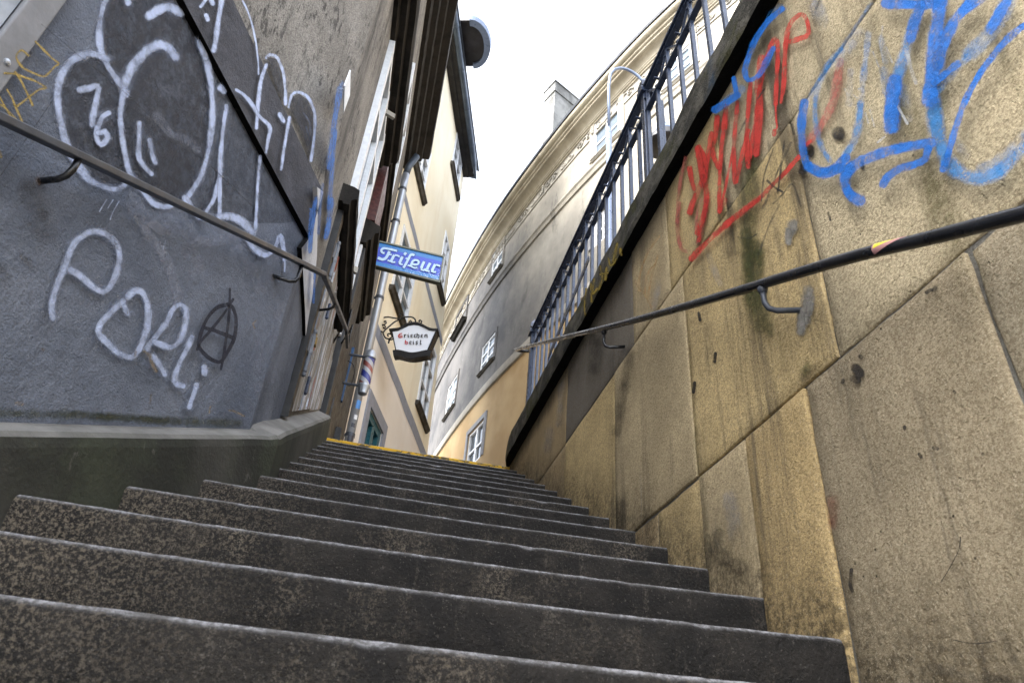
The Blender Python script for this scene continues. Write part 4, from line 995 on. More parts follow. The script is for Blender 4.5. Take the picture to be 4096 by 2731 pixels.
# ------------------------------------------------------------------ street lamp on the upper terrace
PLm = PY(7.0); LC = crop(2300, 250, 3.136)
pb = PLm.hit(D(1400, 550)); pm = PLm.hit(LC(430, 845))
lamp = thing('street_lamp', 'blue grey street lamp with a long curved arm behind the railing', 'street lamp', (pb.x, 7.0, 2.655))
def px_r(P, px): return px * (RM[2].dot(P)) / F          # half width in photo pixels -> metres
b = MB(); b.tube([(pb.x, 7, 2.655), (pb.x, 7, pm.z)], px_r(pm, 11.5), 20); b.lathe((pb.x, 7, pm.z), (0, 0, 1), [(px_r(pm, 11.5), 0), (px_r(pm, 6), .06)], 20); b.lathe((pb.x, 7, 2.655), (0, 0, 1), [(.12, 0), (.12, .5), (.09, .55)], 16); b.build('pole', M['lamp_blue'], lamp, smooth=True)
arc = catmull([(430, 300), (434, 220), (450, 140), (495, 90), (560, 74), (650, 90), (760, 150), (880, 265), (1000, 420), (1080, 580), (1108, 690), (1114, 765)], 40)
arc = [PLm.hit(LC(p.x, p.y)) for p in arc]; arc[0].x = pb.x
arc = [V((pb.x, 7, pm.z - .05))] + arc
b = MB(); b.tube(arc, px_r(arc[4], 6), 14); b.build('arm', M['lamp_blue'], lamp, smooth=True)
h0 = arc[-1]
b = MB(); b.lathe(h0 + V((0, 0, .03)), (0, 0, -1), [(.03, 0), (.06, .06), (.075, .12), (.14, .2), (.17, .27), (.17, .30)], 24); b.build('lamp_cap', M['lamp_blue'], lamp, smooth=True)
b = MB(); b.lathe(h0 + V((0, 0, -.27)), (0, 0, -1), [(.17, 0), (.25, .10), (.29, .24), (.285, .26), (.05, .262)], 24); b.build('lamp_shade', M['lamp_dark'], lamp, smooth=True)

# ------------------------------------------------------------------ hairdresser's sign
FS = crop(1480, 940, 7.35); YS = 6.2; PSn = PY(YS)
def Q(f, *c): return [f(c[i], c[i + 1]) for i in range(0, len(c), 2)]
sg = thing('shop_sign', 'blue projecting sign with white lettering reading Friseur on the brown house', 'sign', (-.1, YS, 4.7))
out = [PSn.hit(p) for p in Q(FS, 283,160, 2192,612, 2062,1395, 98,888)]
inn = [PSn.hit(p, .004) for p in Q(FS, 285,203, 2146,640, 2030,1322, 128,872)]
b = MB(); dpt = V((0, .06, 0))
i = b.add(out + [p + V((0, -.0, 0)) for p in inn])
mid = [p.copy() for p in inn]
for k in range(4):
    k2 = (k + 1) % 4; b.hexa([out[k], out[k2], mid[k2], mid[k], out[k] + dpt, out[k2] + dpt, mid[k2] + dpt, mid[k] + dpt])
b.build('frame', M['olive'], sg)
b = MB(); P_ = [p + V((0, .012, 0)) for p in inn]; j = b.add(P_ + [p + V((0, .04, 0)) for p in P_])
b.face([j, j + 1, j + 2, j + 3]); b.face([j + 7, j + 6, j + 5, j + 4])
for k, uv in enumerate(((0, 1), (1, 1), (1, 0), (0, 0))): b.uv[j + k] = uv; b.uv[j + 4 + k] = uv
b.build('panel', M['sign_blue'], sg)
letters = [(66, [425,540, 350,505, 335,440, 390,395, 490,398, 640,430, 800,468]), (84, [575,480, 515,600, 450,690, 370,715, 300,700, 235,665]), (46, [500,560, 570,575, 640,580]),
    (78, [715,585, 660,690, 620,765]), (48, [515,745, 590,765, 660,800, 745,795]), (54, [730,590, 790,600, 870,640]), (80, [955,635, 895,760, 868,825]), (48, [850,830, 890,858, 965,862]), (74, [1062,520, 1005,588]),
    (70, [1305,605, 1245,570, 1185,600, 1120,720, 1060,840, 980,968]), (40, [1045,685, 1120,700]), (62, [1235,850, 1240,790, 1310,740, 1400,750, 1435,800, 1400,860, 1320,872, 1240,850]), (66, [1250,790, 1205,880, 1190,910]), (48, [1110,890, 1200,915, 1300,965, 1395,955]),
    (78, [1595,775, 1535,900, 1510,975]), (54, [1490,990, 1560,1035, 1650,1000]), (78, [1770,820, 1700,950, 1675,1020]), (48, [1600,1020, 1690,1058, 1755,1062]), (78, [1920,860, 1850,990, 1825,1050]), (52, [1800,1055, 1860,1085, 1940,1090]), (54, [1930,875, 2000,890, 2060,920])]
PLt = Plane((0, YS + .010, 0), (0, -1, 0))
b = MB(); b2 = MB(); LIFT[0] = .004
for w, s in letters:
    stroke(b2, PLt, [FS(s[k] + 20, s[k + 1] - 6) for k in range(0, len(s), 2)], w / 7.35, solid=True)
LIFT[0] = .010
for w, s in letters: stroke(b, PLt, T(FS, s), w / 7.35, solid=True)
b2.build('lettering_shadow', M['blue_shadow'], sg); b.build('lettering', M['letter'], sg)
b = MB()
for q in ((200, 150), (80, 880)):
    p = PSn.hit(FS(*q)); b.box((XA - .01, YS + .01, p.z - .015), (p.x + .02, YS + .07, p.z + .015))
b.build('bracket', M['iron'], sg)
b = MB(); p0 = PSn.hit(FS(-10, 130)); p1 = PSn.hit(FS(230, 180)); p2 = PSn.hit(FS(70, 870)); b.box((XA, YS + .02, p2.z + .015), (p1.x - .03, YS + .06, p1.z - .02)); b.build('back_plate', M['darkwood'], sg)

# ------------------------------------------------------------------ barber's pole
BP = crop(1420, 1380, 7.13); PB = PY(6.75)
t0 = PB.hit(BP(470, 165)); b0 = PB.hit(BP(205, 1390)); xb = (t0.x + b0.x) / 2; rb = px_r(PB.hit(BP(330, 760)), 24)
bp = thing('barber_pole', 'red white and blue barber pole in a clear cover with silver caps', 'barber pole', (xb, 6.75, b0.z))
H = t0.z - b0.z; O = V((xb, 6.75, b0.z))
b = MB(); b.lathe(O + V((0, 0, H * .80)), (0, 0, 1), [(rb * 1.02, 0), (rb * 1.05, .012), (rb * .98, .03), (rb * .88, H * .14), (rb * .62, H * .19), (rb * .1, H * .20)], 28); b.build('cap', M['galv'], bp, smooth=True)
b = MB(); b.lathe(O, (0, 0, 1), [(rb * .70, 0), (rb * .72, .006), (rb * .95, H * .15), (rb * 1.03, H * .17), (rb * 1.03, H * .19), (rb * .98, H * .20)], 28); b.build('cap', M['galv'], bp, smooth=True)
b = MB(); n = 24; r_ = rb * .82
for k in range(n + 1):
    a = 2 * math.pi * k / n
    for v_, z in ((0, H * .19), (1, H * .81)):
        b.v.append(O + V((r_ * math.cos(a), r_ * math.sin(a), z))); b.uv[len(b.v) - 1] = (k / n, v_)
for k in range(n): b.face([2 * k, 2 * k + 2, 2 * k + 3, 2 * k + 1])
b.build('striped_cylinder', M['barber'], bp, smooth=True)
b = MB(); n = 72; ring = [rb * (.93 + .025 * (k % 2)) for k in range(n)]
for k in range(n):
    a = 2 * math.pi * k / n
    for z in (H * .195, H * .805): b.v.append(O + V((ring[k] * math.cos(a), ring[k] * math.sin(a), z)))
for k in range(n): q = (k + 1) % n; b.face([2 * k, 2 * q, 2 * q + 1, 2 * k + 1])
b.build('cover', M['clear'], bp)
b = MB()
for z in (H * .83, H * .17): b.tube([O + V((0, 0, z)), V((XA, 6.75, b0.z + z))], .014, 10)
b.build('bracket', M['rail_grey'], bp)
b = MB(); q0 = V((XA + .06, 6.70, b0.z + H * .55)); b.tube([V((p.x, 6.70, p.y)) for p in catmull([(XA, q0.z + .05), (XA + .09, q0.z + .0), (XA + .12, q0.z - .12), (XA + .10, q0.z - .25), (XA + .02, q0.z - .22)], .03)], .004, 6); b.build('cable', M['rail_black'], bp)

# ------------------------------------------------------------------ yellow house round the bend
YH = 16.4; UY = heading(YH); NY = V((math.cos(rad(YH)), -math.sin(rad(YH)), 0)); YP0 = V((-.53, 9.6, 0)); YP = Plane(YP0, NY)
def ys_(q): p = YP.hit(q); return ((p - YP0).dot(UY), p.z)
yb, yt = ys_(D(983, 1030)), ys_(D(1061, 386)); ZY = yt[1]
yh = thing('house', 'cream yellow house with slate grey bands at the bend of the alley', 'house', (-1, 13, 2))
def facade(b, pos, sb, zb, holes, depth, mi=0, mir=0):
    sb = sorted(set(sb + [h[0] for h in holes] + [h[1] for h in holes])); zb = sorted(set(zb + [h[2] for h in holes] + [h[3] for h in holes]))
    g = {}
    for a, s in enumerate(sb):
        for c, z in enumerate(zb): b.v.append(pos(s, z, 0)); g[a, c] = len(b.v) - 1
    for a in range(len(sb) - 1):
        for c in range(len(zb) - 1):
            sm, zm = (sb[a] + sb[a + 1]) / 2, (zb[c] + zb[c + 1]) / 2
            if any(h[0] < sm < h[1] and h[2] < zm < h[3] for h in holes): continue
            b.face([g[a, c], g[a + 1, c], g[a + 1, c + 1], g[a, c + 1]], mi)
    for s0, s1, z0, z1 in holes:
        f = [pos(s0, z0, 0), pos(s1, z0, 0), pos(s1, z1, 0), pos(s0, z1, 0)]; r = [pos(s0, z0, -depth), pos(s1, z0, -depth), pos(s1, z1, -depth), pos(s0, z1, -depth)]
        i = b.add(f + r)
        for k in range(4): q = (k + 1) % 4; b.face([i + k, i + q, i + 4 + q, i + 4 + k], mir)
def yslant(z): return yb[0] + (yt[0] - yb[0]) * (z - yb[1]) / (yt[1] - yb[1])
SMAX = yb[0]
def ypos(s, z, o):
    if s >= SMAX - 1e-6: s = yslant(z)
    p = YP0 + UY * s + NY * o; return V((p.x, p.y, z))
def ywin(bl, br, tl):
    a, c, t = ys_(bl), ys_(br), ys_(tl); z0 = (a[1] + c[1]) / 2; return (a[0], c[0], z0, t[1])
yw = [ywin(D(896, 665), D(930, 756), D(919, 484)), ywin(D(1004, 645), D(1014, 690), D(1017, 499)), ywin(D(957, 918), D(976, 985), D(990, 775)), ywin(D(1037, 371), D(1048, 455), D(1048, 302))]
yw.append(ywin(D(950, 372), D(970, 455), D(975, 285)))
d0, d1, d2 = ys_(D(849, 934)), ys_(D(874, 1005)), ys_(D(835, 1005))
ZD = d0[1]; door = (d0[0], d1[0] + .02, 2.0, ZD)
sA = [ys_(q) for q in (D(877, 762), D(957, 1020))]; ZSA = sum(q[1] for q in sA) / 2
sB = [ys_(q) for q in (D(934, 462), D(1006, 757))]; ZSB = sum(q[1] for q in sB) / 2
SB0 = [-1.5] + [k * .5 for k in range(1, int(SMAX / .5))] + [SMAX]
b = MB(); facade(b, ypos, SB0, [ZSA, ZY], [h for h in yw if h[2] > ZSA], .13)
pb_ = [ypos(-1.5, 1.5, -.13), ypos(yslant(5) - .1, 1.5, -.13)]
b.prism([ypos(-1.5, 1.2, -.14), ypos(-1.5, ZY, -.14), ypos(-1.5 , ZY, -.14) + UY * (yslant(ZY) + 1.5 - .004), ypos(-1.5, 1.2, -.14) + UY * (yslant(1.2) + 1.5 - .004)], -NY * 6)
i = b.add([ypos(SMAX, ZSA, 0), ypos(SMAX, ZY, 0), ypos(SMAX, ZY, -.2), ypos(SMAX, ZSA, -.2)]); b.face([i, i + 1, i + 2, i + 3])
b.build('wall', M['yellow_wall'], yh)
b = MB(); facade(b, ypos, SB0, [1.2, ZSA], [door] + [h for h in yw if h[3] < ZSA], .13)
i = b.add([ypos(SMAX, 1.2, 0), ypos(SMAX, ZSA, 0), ypos(SMAX, ZSA, -.2), ypos(SMAX, 1.2, -.2)]); b.face([i, i + 1, i + 2, i + 3])
b.build('wall', M['pink_wall'], yh, label='paler ground floor wall under the lower grey band')
for z, h in ((ZSA, .26), (ZSB, .20)):
    b = MB(); n = 40
    for k in range(n + 1):
        s = -1.2 + (SMAX + 1.2) * k / n; w = h / 2 * (1 + .10 * mn.noise(V((s * 1.6, z, 0)))) ; dz = .03 * mn.noise(V((s * 1.1, z, 4)))
        b.v += [ypos(s, z + dz - w, .004), ypos(s, z + dz + w, .004)]
    for k in range(n): b.face([2 * k, 2 * k + 2, 2 * k + 3, 2 * k + 1])
    b.build('band', M['band'], yh)
def frame_at(pos, h, mat, parent, w=.06, o=-.10, th=.05, cols=1, rows=(.66,), pane='pane', sash=True):
    s0, s1, z0, z1 = h; b = MB()
    def slab(a0, a1, c0, c1, o0, o1):
        b.hexa([pos(a0, c0, o0), pos(a1, c0, o0), pos(a1, c0, o1), pos(a0, c0, o1), pos(a0, c1, o0), pos(a1, c1, o0), pos(a1, c1, o1), pos(a0, c1, o1)])
    slab(s0 + .002, s0 + w, z0 + .002, z1 - .002, o, o + th); slab(s1 - w, s1 - .002, z0 + .002, z1 - .002, o, o + th)
    slab(s0 + w, s1 - w, z0 + .003, z0 + w, o, o + th - .003); slab(s0 + w, s1 - w, z1 - w, z1 - .003, o, o + th - .003)
    for k in range(cols):
        c = s0 + (s1 - s0) * (k + 1) / (cols + 1); slab(c - w * .5, c + w * .5, z0 + w, z1 - w, o, o + th - .006)
    for r in rows: slab(s0 + w, s1 - w, z0 + (z1 - z0) * r - .02, z0 + (z1 - z0) * r + .02, o, o + th - .010)
    f = b.build('window', M[mat], parent)
    b = MB(); q = o + .015; b.poly([pos(s0, z0, q), pos(s1, z0, q), pos(s1, z1, q), pos(s0, z1, q)]); b.build('pane', M[pane], f)
    return f
def sill_at(pos, h, mat, parent, ex=.12, out=.13, th=.14):
    s0, s1, z0, _ = h; b = MB()
    a0, a1 = s0 - ex, s1 + ex
    prof = [(-.02, z0 - th), (out * .5, z0 - th), (out * .75, z0 - th * .5), (out, z0 - th * .4), (out, z0 - .01), (-.02, z0 + .004)]
    b.sweep([0, 1], lambda k: [pos(a0 if k == 0 else a1, z, o) for o, z in prof]); return b.build('sill', M[mat], parent)
for k, h in enumerate(yw):
    f = frame_at(ypos, h, 'white_paint', yh, w=.085, o=-.05, th=.075, rows=(.33, .66), pane='pane_pale' if k == 0 else 'pane')
    sill_at(ypos, h, 'greysill', yh, ex=.10, out=.10, th=.11)
# door
b = MB()
s0, s1, z0, z1 = door
for a in ((s0 - .20, s0 - .002, z0, z1 + .22), (s1 + .002, s1 + .20, z0, z1 + .22), (s0 - .002, s1 + .002, z1 + .002, z1 + .219)):
    b.hexa([ypos(a[0], a[2], -.02), ypos(a[1], a[2], -.02), ypos(a[1], a[2], .03), ypos(a[0], a[2], .03), ypos(a[0], a[3], -.02), ypos(a[1], a[3], -.02), ypos(a[1], a[3], .03), ypos(a[0], a[3], .03)])
b.build('door_surround', M['band'], yh)
frame_at(ypos, (s0, s1, z0, z1), 'teal', yh, w=.14, o=-.10, th=.09, rows=(.35,)).name = 'door'
# eaves, gutter and the round canopy
gz = ZY; go = .27; s1 = yslant(ZY) + .34
b = MB(); prof = [(-.1, gz), (go * .55, gz - .02), (go * .6, gz + .02), (go, gz + .02), (go, gz + .14), (-.1, gz + .3)]
b.sweep([0, 1], lambda k: [YP0 + UY * ((-3, s1)[k]) + NY * o + V((0, 0, z)) for o, z in prof]); b.build('eave', M['eave'], yh)
gp = [YP0 + UY * (-3 + (s1 + .06 + 3) * k / 14) + NY * (go + .055) + V((0, 0, gz + .10)) for k in range(15)]
gp += [gp[-1] - NY * .9 - UY * .3]
b = MB(); b.tube(gp, .085, 14)
for k in range(2, 14, 2): t_ = UY * .02; b.tube([gp[k] - t_, gp[k] + t_], .093, 14)
b.build('gutter', M['zinc_dark'], yh, smooth=True)
b = MB(); b.prism([YP0 + UY * -3 + V((0, 0, gz + .2)) + NY * .42, YP0 + UY * s1 + V((0, 0, gz + .2)) + NY * .42, YP0 + UY * (s1 - 1) + V((0, 0, gz + 2.2)) - NY * 3, YP0 + UY * -3 + V((0, 0, gz + 2.2)) - NY * 3], (0, 0, .08)); b.build('roof', M['roof'], yh)
GPl = Plane(YP0 + NY * (go + .12), NY); g0 = GPl.hit(D(1078, 44)); g1 = GPl.hit(D(1085, 152))
sa, sc_ = (g0 - YP0).dot(UY), (g1 - YP0).dot(UY); cz = gz + .42
g0 = None; cs = None
gzpl = PZ(cz)
A0 = gzpl.hit(D(1079, 48)); A1 = gzpl.hit(D(1087, 153)); AM = gzpl.hit(D(1121, 92))
cen = (A0 + A1) / 2; ua = (A1 - A0) / 2; ub = AM - cen; ub = NY * ub.dot(NY)
cen2 = cen - NY * .5
arcp = [cen + ua * math.cos(t) * -1 + ub * math.sin(t) for t in [math.pi * k / 20 for k in range(21)]]
b = MB(); b.prism([A0 - NY * 1.0] + arcp + [A1 - NY * 1.0], (0, 0, .05)); rc = b.build('canopy', M['copper'], yh)
b = MB(); b.sweep(arcp, lambda k: [arcp[k] + ((arcp[k] - cen).normalized()) * o + V((0, 0, z)) for o, z in ((-.10, -.06), (.05, -.03), (.06, .12), (-.10, .10))]); b.build('canopy_rim', M['lamp_blue'], rc)

# ------------------------------------------------------------------ restaurant lantern sign
LS = crop(1500, 1230, 7.468); LP0 = V((-.35, 10.12, 0)); LPl = Plane(LP0, -UY)
LPl.n = (-UY).normalized(); dB = UY * .20
ls = thing('hanging_sign', 'white lantern sign reading Griechen beisl on a scrolled black iron bracket', 'sign', (.1, 10, 6))
face = T(LS, [520,705, 680,690, 850,610, 1000,535, 1150,510, 1300,525, 1450,580, 1620,670, 1810,690, 1560,1270, 1450,1290, 1300,1325, 1130,1335, 950,1320, 800,1285, 700,1265, 630,1265])
FP = [LPl.hit(p) for p in face]
b = MB(); b.prism([p + UY * .012 for p in FP], UY * .136); pn = b.build('panel', M['opal'], ls)
def band_(pts, w, dd=.16, o=0.0):
    c = catmull(T(LS, pts), 8); n = len(c); tn = [(c[min(i + 1, n - 1)] - c[max(i - 1, 0)]).normalized() for i in range(n)]
    L = [LPl.hit(c[i] + V((-tn[i].y, tn[i].x)) * w * .5 / 7.468) for i in range(n)]; R = [LPl.hit(c[i] - V((-tn[i].y, tn[i].x)) * w * .5 / 7.468) for i in range(n)]
    b.sweep(list(range(n)), lambda k: [L[k] - UY * o, R[k] - UY * o, R[k] + UY * dd, L[k] + UY * dd])
b = MB()
band_([425,668, 560,655, 700,640, 830,585, 960,500, 1100,470, 1260,470, 1400,520, 1560,610, 1700,655, 1890,662], 52, .19, .015)
band_([500,690, 560,980, 620,1275], 30); band_([1832,690, 1700,985, 1572,1285], 42)
band_([545,1375, 690,1360, 850,1395, 1000,1430, 1130,1440, 1300,1420, 1450,1385, 1590,1365, 1665,1390], 172, .12, .02)
for q in ((1832, 690), (1572, 1285)): p = LPl.hit(LS(*q)); b.bar(p, p + UY * .155, .03, .03)
p, q = LPl.hit(LS(1832, 690)) + UY * .155, LPl.hit(LS(1572, 1285)) + UY * .155; b.bar(p, q, .03, .03, up=UY)
b.build('frame', M['lantern_black'], ls)
b = MB()
CP = Plane(LP0 + UY * .10, -UY)
def scroll(s, r=.013):
    c = catmull(T(LS, s), 5); b.tube([CP.hit(p) for p in c], r, 8)
for s in ([150,400, 190,350, 260,300, 400,285, 600,318, 760,330, 900,285, 1080,282, 1180,330, 1212,400, 1205,450], [252,740, 300,670, 450,540, 600,420, 780,335], [780,335, 850,270, 848,200, 790,180, 737,205, 745,245, 778,240],
          [170,520, 280,508, 335,460, 320,402, 282,400, 280,440], [170,520, 290,532, 315,580, 290,620, 252,612, 258,582], [95,560, 150,680, 240,750, 262,820, 320,910, 420,930, 510,880], [480,792, 420,775, 375,802, 388,850, 415,845], [420,930, 420,1000, 402,1062], [430,960, 500,955, 540,935],
          [135,310, 150,420, 210,510], [140,740, 110,590, 190,550], [1032,465, 1020,420, 1060,390, 1092,420, 1075,440], [1378,465, 1392,405, 1345,370, 1312,400, 1335,425]): scroll(s)
b.build('bracket', M['lantern_black'], ls, smooth=True)
red = [(26, [815,775, 745,790, 700,845, 712,890, 770,900, 815,880, 812,840, 765,850]), (20, [740,800, 745,890]), (28, [915,970, 905,1075, 945,1098, 978,1070, 968,1030, 915,1035]), (26, [905,1000, 902,1085])]
blk = [(30, [884,808, 884,892]), (20, [862,815, 884,808]), (20, [890,820, 935,806]), (18, [868,898, 902,890]), (30, [992,812, 992,892]), (20, [992,775, 1004,785]), (16, [975,820, 992,808]), (16, [985,900, 1015,888]), (30, [1078,818, 1076,888]), (18, [1078,815, 1112,805, 1122,832, 1085,856]), (18, [1076,892, 1128,888]),
       (30, [1180,818, 1180,890]), (20, [1180,812, 1222,806]), (18, [1180,895, 1228,886]), (30, [1262,770, 1252,892]), (28, [1262,818, 1312,815, 1312,880, 1288,918]), (30, [1384,818, 1382,888]), (18, [1384,815, 1418,805, 1428,832, 1392,856]), (18, [1382,892, 1434,888]),
       (30, [1492,812, 1492,894]), (28, [1495,818, 1555,812, 1556,888, 1580,892]), (30, [1042,1018, 1040,1092]), (18, [1042,1015, 1078,1005, 1088,1035, 1050,1058]), (18, [1040,1098, 1092,1090]), (30, [1148,1012, 1148,1098]), (20, [1150,978, 1162,988]), (16, [1140,1104, 1170,1092]),
       (26, [1282,1012, 1230,1018, 1228,1048, 1272,1062, 1268,1092, 1215,1100]), (30, [1365,970, 1358,1098]), (18, [1350,1104, 1390,1092])]
for nm, ll, m in (('red_lettering', red, 'red_letter'), ('black_lettering', blk, 'black_letter')):
    b = MB(); LIFT[0] = .004 - .012
    for w, s in ll: stroke(b, LPl, T(LS, s), w / 7.468, solid=True, lift=-.006 + .0002 * len(b.f) / 10)
    b.v = [p - UY * .004 + UY * 0 for p in b.v]; b.build(nm, M[m], pn)

# ------------------------------------------------------------------ curved beige house on the right
BW = [V(p) for p in ((.1, 30), (.75, 25.2), (1.20, 22.2), (1.57, 18.2), (2.11, 14.5), (2.905, 11.2), (3.70, 8.74), (4.42, 7.05), (5.6, 4.6), (7.2, 1.6))]
BWs = catmull(BW, .35); BL = [0]
for i in range(1, len(BWs)): BL.append(BL[-1] + (BWs[i] - BWs[i - 1]).length)
BEND = BL[-1]
def bpt(s):
    s = max(0, min(BEND - 1e-4, s))
    lo, hi = 0, len(BL) - 1
    while hi - lo > 1:
        m = (lo + hi) // 2
        if BL[m] <= s: lo = m
        else: hi = m
    t = (BWs[hi] - BWs[lo]); f = (s - BL[lo]) / t.length; d = t.normalized()
    def dirn(k): return (BWs[min(k + 1, len(BWs) - 1)] - BWs[max(k - 1, 0)]).normalized()
    d = dirn(lo).lerp(dirn(hi), f).normalized()
    return BWs[lo] + t * f, V((d.y, -d.x))         # normal faces the alley (left)
def bpos(s, z, o):
    p, n = bpt(s); return V((p.x + n.x * o, p.y + n.y * o, z))
def bhit(q, off=0.0):
    d = ray(q)
    for i in range(len(BWs) - 1):
        a, c = BWs[i], BWs[i + 1]
        if off: n = bpt(BL[i])[1] * off; a = a + n; c = c + n
        e = c - a; den = d.x * e.y - d.y * e.x
        if abs(den) < 1e-9: continue
        t = (a.x * e.y - a.y * e.x) / den; u = (a.x * d.y - a.y * d.x) / den
        if t > 0 and 0 <= u <= 1: return (BL[i] + u * e.length, d.z * t)
    raise RuntimeError('no hit %s' % (q,))
bh = thing('house', 'tall curved beige and grey house with an ochre base behind the railing', 'house', (4, 12, 2))
zS1 = (bhit(D(1009, 1026))[1] + bhit(D(1221, 799))[1]) / 2; zS2 = (bhit(D(998, 879))[1] + bhit(D(1280, 517))[1]) / 2
zCt = sum(bhit(D(*q), .40)[1] for q in ((1110, 530), (1260, 330), (1420, 140))) / 3
zCb = zCt - .46; zF = zCb - .36
def bwin(l, r_, top):     # lower left, lower right, top left pixels
    a, c, t = bhit(l), bhit(r_), bhit(top); return (a[0], c[0], (a[1] + c[1]) / 2, t[1])
bw = [bwin(D(1103, 862), D(1134, 822), D(1111, 798)), bwin(D(1022, 962), D(1044, 930), D(1031, 893)), bwin(D(1128, 646), D(1153, 611), D(1136, 585)), bwin(D(1366, 368), D(1424, 305), D(1365, 287)), bwin(D(1532, 212), D(1592, 150), D(1531, 152))]
bo = [bwin(D(1068, 1075), D(1104, 1058), D(1082, 993)), bwin(D(1362, 575), D(1405, 528), D(1365, 500))]
blind = bwin(D(1047, 768), D(1070, 738), D(1062, 712))
SBB = [BL[i] for i in range(len(BL))]
sm = lambda hs: [h for h in hs]
b = MB(); facade(b, bpos, SBB, [zS1 + k * 1.0 for k in range(0, 2)] + [zCt - .1], [h for h in bw + bo if h[2] > zS1], .16); b.build('wall', M['beige'], bh)
b = MB(); facade(b, bpos, SBB, [1.0, zS1], [h for h in bo if h[3] < zS1], .16); b.build('wall', M['ochre'], bh, label='ochre rendered lower wall')
back = [V((p.x, p.y, 1.0)) for p in BWs[::6]]
b = MB(); pts = [bpos(s, 1.0, -.18) for s in [BEND * k / 30 for k in range(31)]]; b.prism(pts + [V((14, 2, 1.0)), V((14, 30, 1.0))], (0, 0, zCt - 1.2)); b.build('core', M['beige'], bh)
def bsweep(name, prof, mat, s0=.0, s1=None, n=90, jag=0):
    s1 = BEND if s1 is None else s1; b = MB(); ss = [s0 + (s1 - s0) * k / n for k in range(n + 1)]
    b.sweep(ss, lambda k: [bpos(ss[k], z, o) for o, z in prof]); return b.build(name, M[mat], bh)
bsweep('string_course', [(-.02, zS1 - .10), (.05, zS1 - .09), (.06, zS1 - .02), (.03, zS1 + .02), (.03, zS1 + .16), (-.02, zS1 + .20)], 'trim')
bsweep('string_course', [(-.02, zS2 - .14), (.04, zS2 - .13), (.06, zS2 - .04), (.09, zS2), (.09, zS2 + .06), (-.02, zS2 + .10)], 'beige')
co = [(-.02, -.06), (.05, -.06), (.05, 0), (.09, .02), (.09, .08)]
for k in range(7): a = math.pi / 2 * k / 6; co.append((.11 + .22 * (1 - math.cos(a)), .10 + .24 * math.sin(a)))
co += [(.36, .36), (.36, .44), (.42, .47), (.42, .56)]
for k in range(6): a = math.pi / 2 * k / 5; co.append((.43 + .12 * math.sin(a), .57 + .14 * (1 - math.cos(a))))
co += [(.55, .78), (-.02, .80)]
co = [(o * .73 if o > 0 else o, zCb + z * .575) for o, z in co]
bsweep('cornice', co, 'cornice', n=110)
bsweep('frieze', [(-.02, zF - .03), (.025, zF - .02), (.025, zF + .02), (.006, zF + .03), (.006, zCb - .09), (.02, zCb - .07), (-.02, zCb - .062)], 'trim', n=110)
b = MB(); s = 1.0; q = 0; zc_ = (zF + zCb) / 2 - .03
while s < BEND - 1:
    for sg_ in (1, -1):
        pts = []
        for k in range(16):
            a = k * .52; r = .105 * (1 - k / 18.0); pts.append(bpos(s + .15 * sg_ + sg_ * r * math.cos(a), zc_ + r * math.sin(a) * (1 if q % 2 else -1), .022))
        b.tube(pts, [.022 * (1 - k / 26) for k in range(16)], 6)
    pts = [bpos(s - .15 + .3 * k / 6, zc_ + .09 * math.sin(k * math.pi / 6) * (1 if q % 2 else -1), .02) for k in range(7)]; b.tube(pts, .018, 6)
    if q % 3 == 0:
        for k in range(4): b.lathe(bpos(s + .33, zc_ + .10 - .06 * k, .02), (-1, -.2, 0), [(.045 - .008 * k, 0), (.04, .03), (.01, .05)], 8)
    s += .70; q += 1
b.build('frieze_scrollwork', M['trim'], bh, smooth=True)
b = MB(); ss = [BEND * k / 90 for k in range(91)]
b.sweep(ss, lambda k: [bpos(ss[k], zCt + .004, .36), bpos(ss[k], zCt + .005, .43), bpos(ss[k], zCt + .07, .44), bpos(ss[k], zCt + 2.4, -3.2), bpos(ss[k], zCt + 2.2, -3.4), bpos(ss[k], zCt + .01, -.3)]); b.build('roof', M['roof'], bh)
def trim_at(pos, h, mat, parent, w=.10, out=.03):
    s0, s1, z0, z1 = h; b = MB()
    for a in ((s0 - w, s0 - .001, z0, z1 + w), (s1 + .001, s1 + w, z0, z1 + w), (s0 - .001, s1 + .001, z1 + .001, z1 + w - .001)):
        b.hexa([pos(a[0], a[2], -.01), pos(a[1], a[2], -.01), pos(a[1], a[2], out), pos(a[0], a[2], out), pos(a[0], a[3], -.01), pos(a[1], a[3], -.01), pos(a[1], a[3], out), pos(a[0], a[3], out)])
    b.build('window_surround', M[mat], parent)
for k, h in enumerate(bw):
    frame_at(bpos, h, 'white_paint', bh, w=.042, o=-.03, th=.045, rows=(.34, .67) if k > 2 else (.62, .31), pane='pane_pale')
    sill_at(bpos, h, 'trim' if k > 2 else 'greysill', bh, ex=.08, out=.08, th=.06); trim_at(bpos, h, 'trim' if k > 2 else 'beige', bh, .16 if k > 2 else .09)
    s0, s1, z0, z1 = h; b = MB(); b.hexa([bpos(s1 - .03, z0, -.07), bpos(s1 - .004, z0, -.07), bpos(s1 - .004, z0, .012), bpos(s1 - .03, z0, .012), bpos(s1 - .03, z1, -.07), bpos(s1 - .004, z1, -.07), bpos(s1 - .004, z1, .012), bpos(s1 - .03, z1, .012)]); b.build('teal_jamb', M['teal'], bh)
